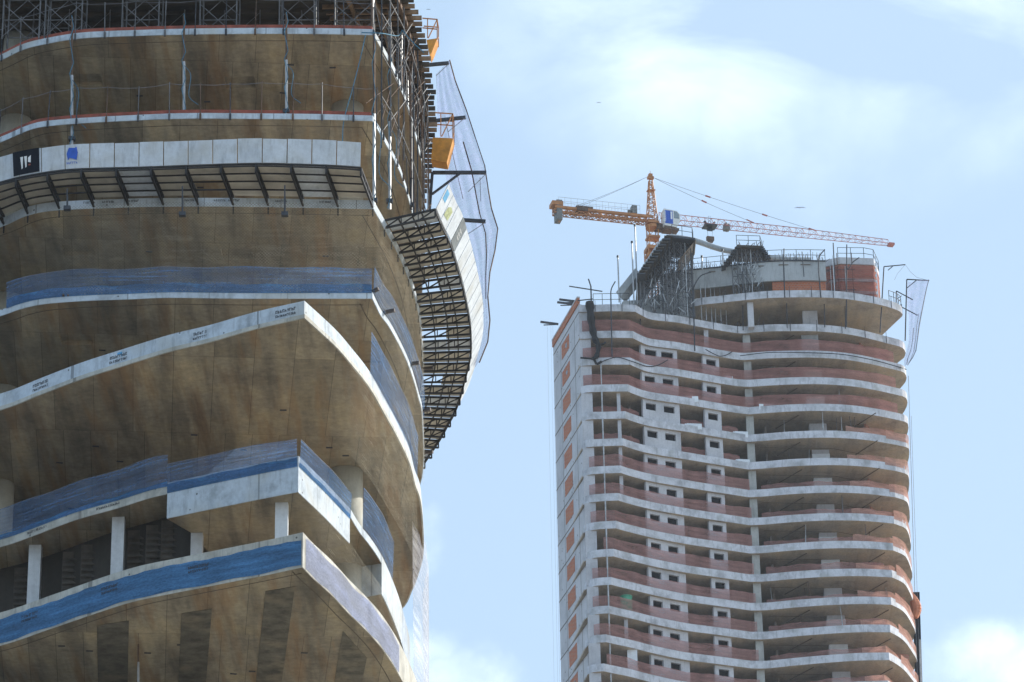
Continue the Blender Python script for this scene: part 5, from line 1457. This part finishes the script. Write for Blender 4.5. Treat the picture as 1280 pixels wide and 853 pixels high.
# thin clouds, fixed in the sky by direction
tcn = nt.nodes.new('ShaderNodeTexCoord')
def blob(dx, dy, rad, soft):
    d = ray(dx, dy).normalized()
    dn = nt.nodes.new('ShaderNodeVectorMath'); dn.operation = 'DISTANCE'; dn.inputs[1].default_value = d
    mp = nt.nodes.new('ShaderNodeVectorMath'); mp.operation = 'ADD'
    ns = nt.nodes.new('ShaderNodeTexNoise'); ns.inputs['Scale'].default_value = 22; ns.inputs['Detail'].default_value = 7; ns.inputs['Roughness'].default_value = .55
    nt.links.new(tcn.outputs['Generated'], ns.inputs['Vector'])
    sc1 = nt.nodes.new('ShaderNodeVectorMath'); sc1.operation = 'SCALE'; sc1.inputs['Scale'].default_value = .06
    nt.links.new(ns.outputs['Color'], sc1.inputs[0]); nt.links.new(tcn.outputs['Generated'], mp.inputs[0]); nt.links.new(sc1.outputs[0], mp.inputs[1])
    s2 = nt.nodes.new('ShaderNodeVectorMath'); s2.operation = 'SUBTRACT'; s2.inputs[1].default_value = (.03, .03, .03); nt.links.new(mp.outputs[0], s2.inputs[0])
    nt.links.new(s2.outputs[0], dn.inputs[0])
    mr = nt.nodes.new('ShaderNodeMapRange'); mr.interpolation_type = 'SMOOTHSTEP'; mr.inputs['From Min'].default_value = rad; mr.inputs['From Max'].default_value = rad*(1-soft)
    mr.inputs['To Min'].default_value = 0; mr.inputs['To Max'].default_value = 1
    nt.links.new(dn.outputs['Value'], mr.inputs['Value']); return mr.outputs[0]
def soft(lst):
    acc = None
    for dx, dy, rad, sf, k in lst:
        o = math_n(nt, 'MULTIPLY', blob(dx, dy, rad, sf), k)
        acc = o if acc is None else math_n(nt, 'MAXIMUM', acc, o)
    return acc
def wisps(scale, rot, lo_, hi_, sx=1.0):
    mp = nt.nodes.new('ShaderNodeMapping'); mp.inputs['Rotation'].default_value = rot; mp.inputs['Scale'].default_value = (sx, 1, 1)
    nt.links.new(tcn.outputs['Generated'], mp.inputs[0])
    n_ = nt.nodes.new('ShaderNodeTexNoise'); n_.inputs['Scale'].default_value = scale; n_.inputs['Detail'].default_value = 12; n_.inputs['Roughness'].default_value = .56; n_.inputs['Distortion'].default_value = .5
    nt.links.new(mp.outputs[0], n_.inputs['Vector'])
    return ramp(nt, n_.outputs['Fac'], [(lo_, (0, 0, 0)), (hi_, (1, 1, 1))])
up = math_n(nt, 'MULTIPLY', soft([(1010, 10, .07, .97, 1.0), (850, 20, .065, .97, .9), (1170, -40, .07, .97, .95), (930, 120, .04, .97, .8), (730, 0, .05, .97, .6)]), math_n(nt, 'ADD', math_n(nt, 'MULTIPLY', wisps(16, (0, R(35), 0), .4, .66, .6), .7), .03))
lowc = math_n(nt, 'MULTIPLY', soft([(1215, 850, .022, .85, 1), (1290, 890, .034, .8, 1), (552, 880, .022, .85, 1), (535, 800, .016, .95, .7), (540, 640, .012, .95, .5), (1180, 850, .018, .95, .6)]), math_n(nt, 'ADD', math_n(nt, 'MULTIPLY', wisps(26, (0, 0, 0), .3, .62), .55), .2))
acc = math_n(nt, 'MINIMUM', math_n(nt, 'MAXIMUM', up, lowc), .75)
cloud = mix(nt, sky.outputs[0], (13.2, 13.9, 14.6), acc)
veil = mix(nt, cloud, (9.2, 12.4, 15.8), .4)   # thin high haze over the whole sky
nt.links.new(veil, bg.inputs[0]); bg.inputs[1].default_value = .1

cam = bpy.data.cameras.new('camera'); co = bpy.data.objects.new('camera', cam); COL.objects.link(co)
cam.sensor_width = 36; cam.lens = FPX/1280*36; cam.clip_end = 8000; cam.clip_start = .5
from mathutils import Matrix
co.matrix_world = Matrix(((CR.x, CU.x, -F_.x, CAM.x), (CR.y, CU.y, -F_.y, CAM.y), (CR.z, CU.z, -F_.z, CAM.z), (0, 0, 0, 1)))
sc.camera = co
sc.view_settings.view_transform = 'Standard'; sc.view_settings.look = 'None'; sc.view_settings.gamma = 1; sc.view_settings.use_curve_mapping = False
sc.view_settings.exposure = 0.22
sc.cycles.transparent_max_bounces = 24; sc.cycles.max_bounces = 6; sc.cycles.diffuse_bounces = 4
sc.cycles.use_denoising = True
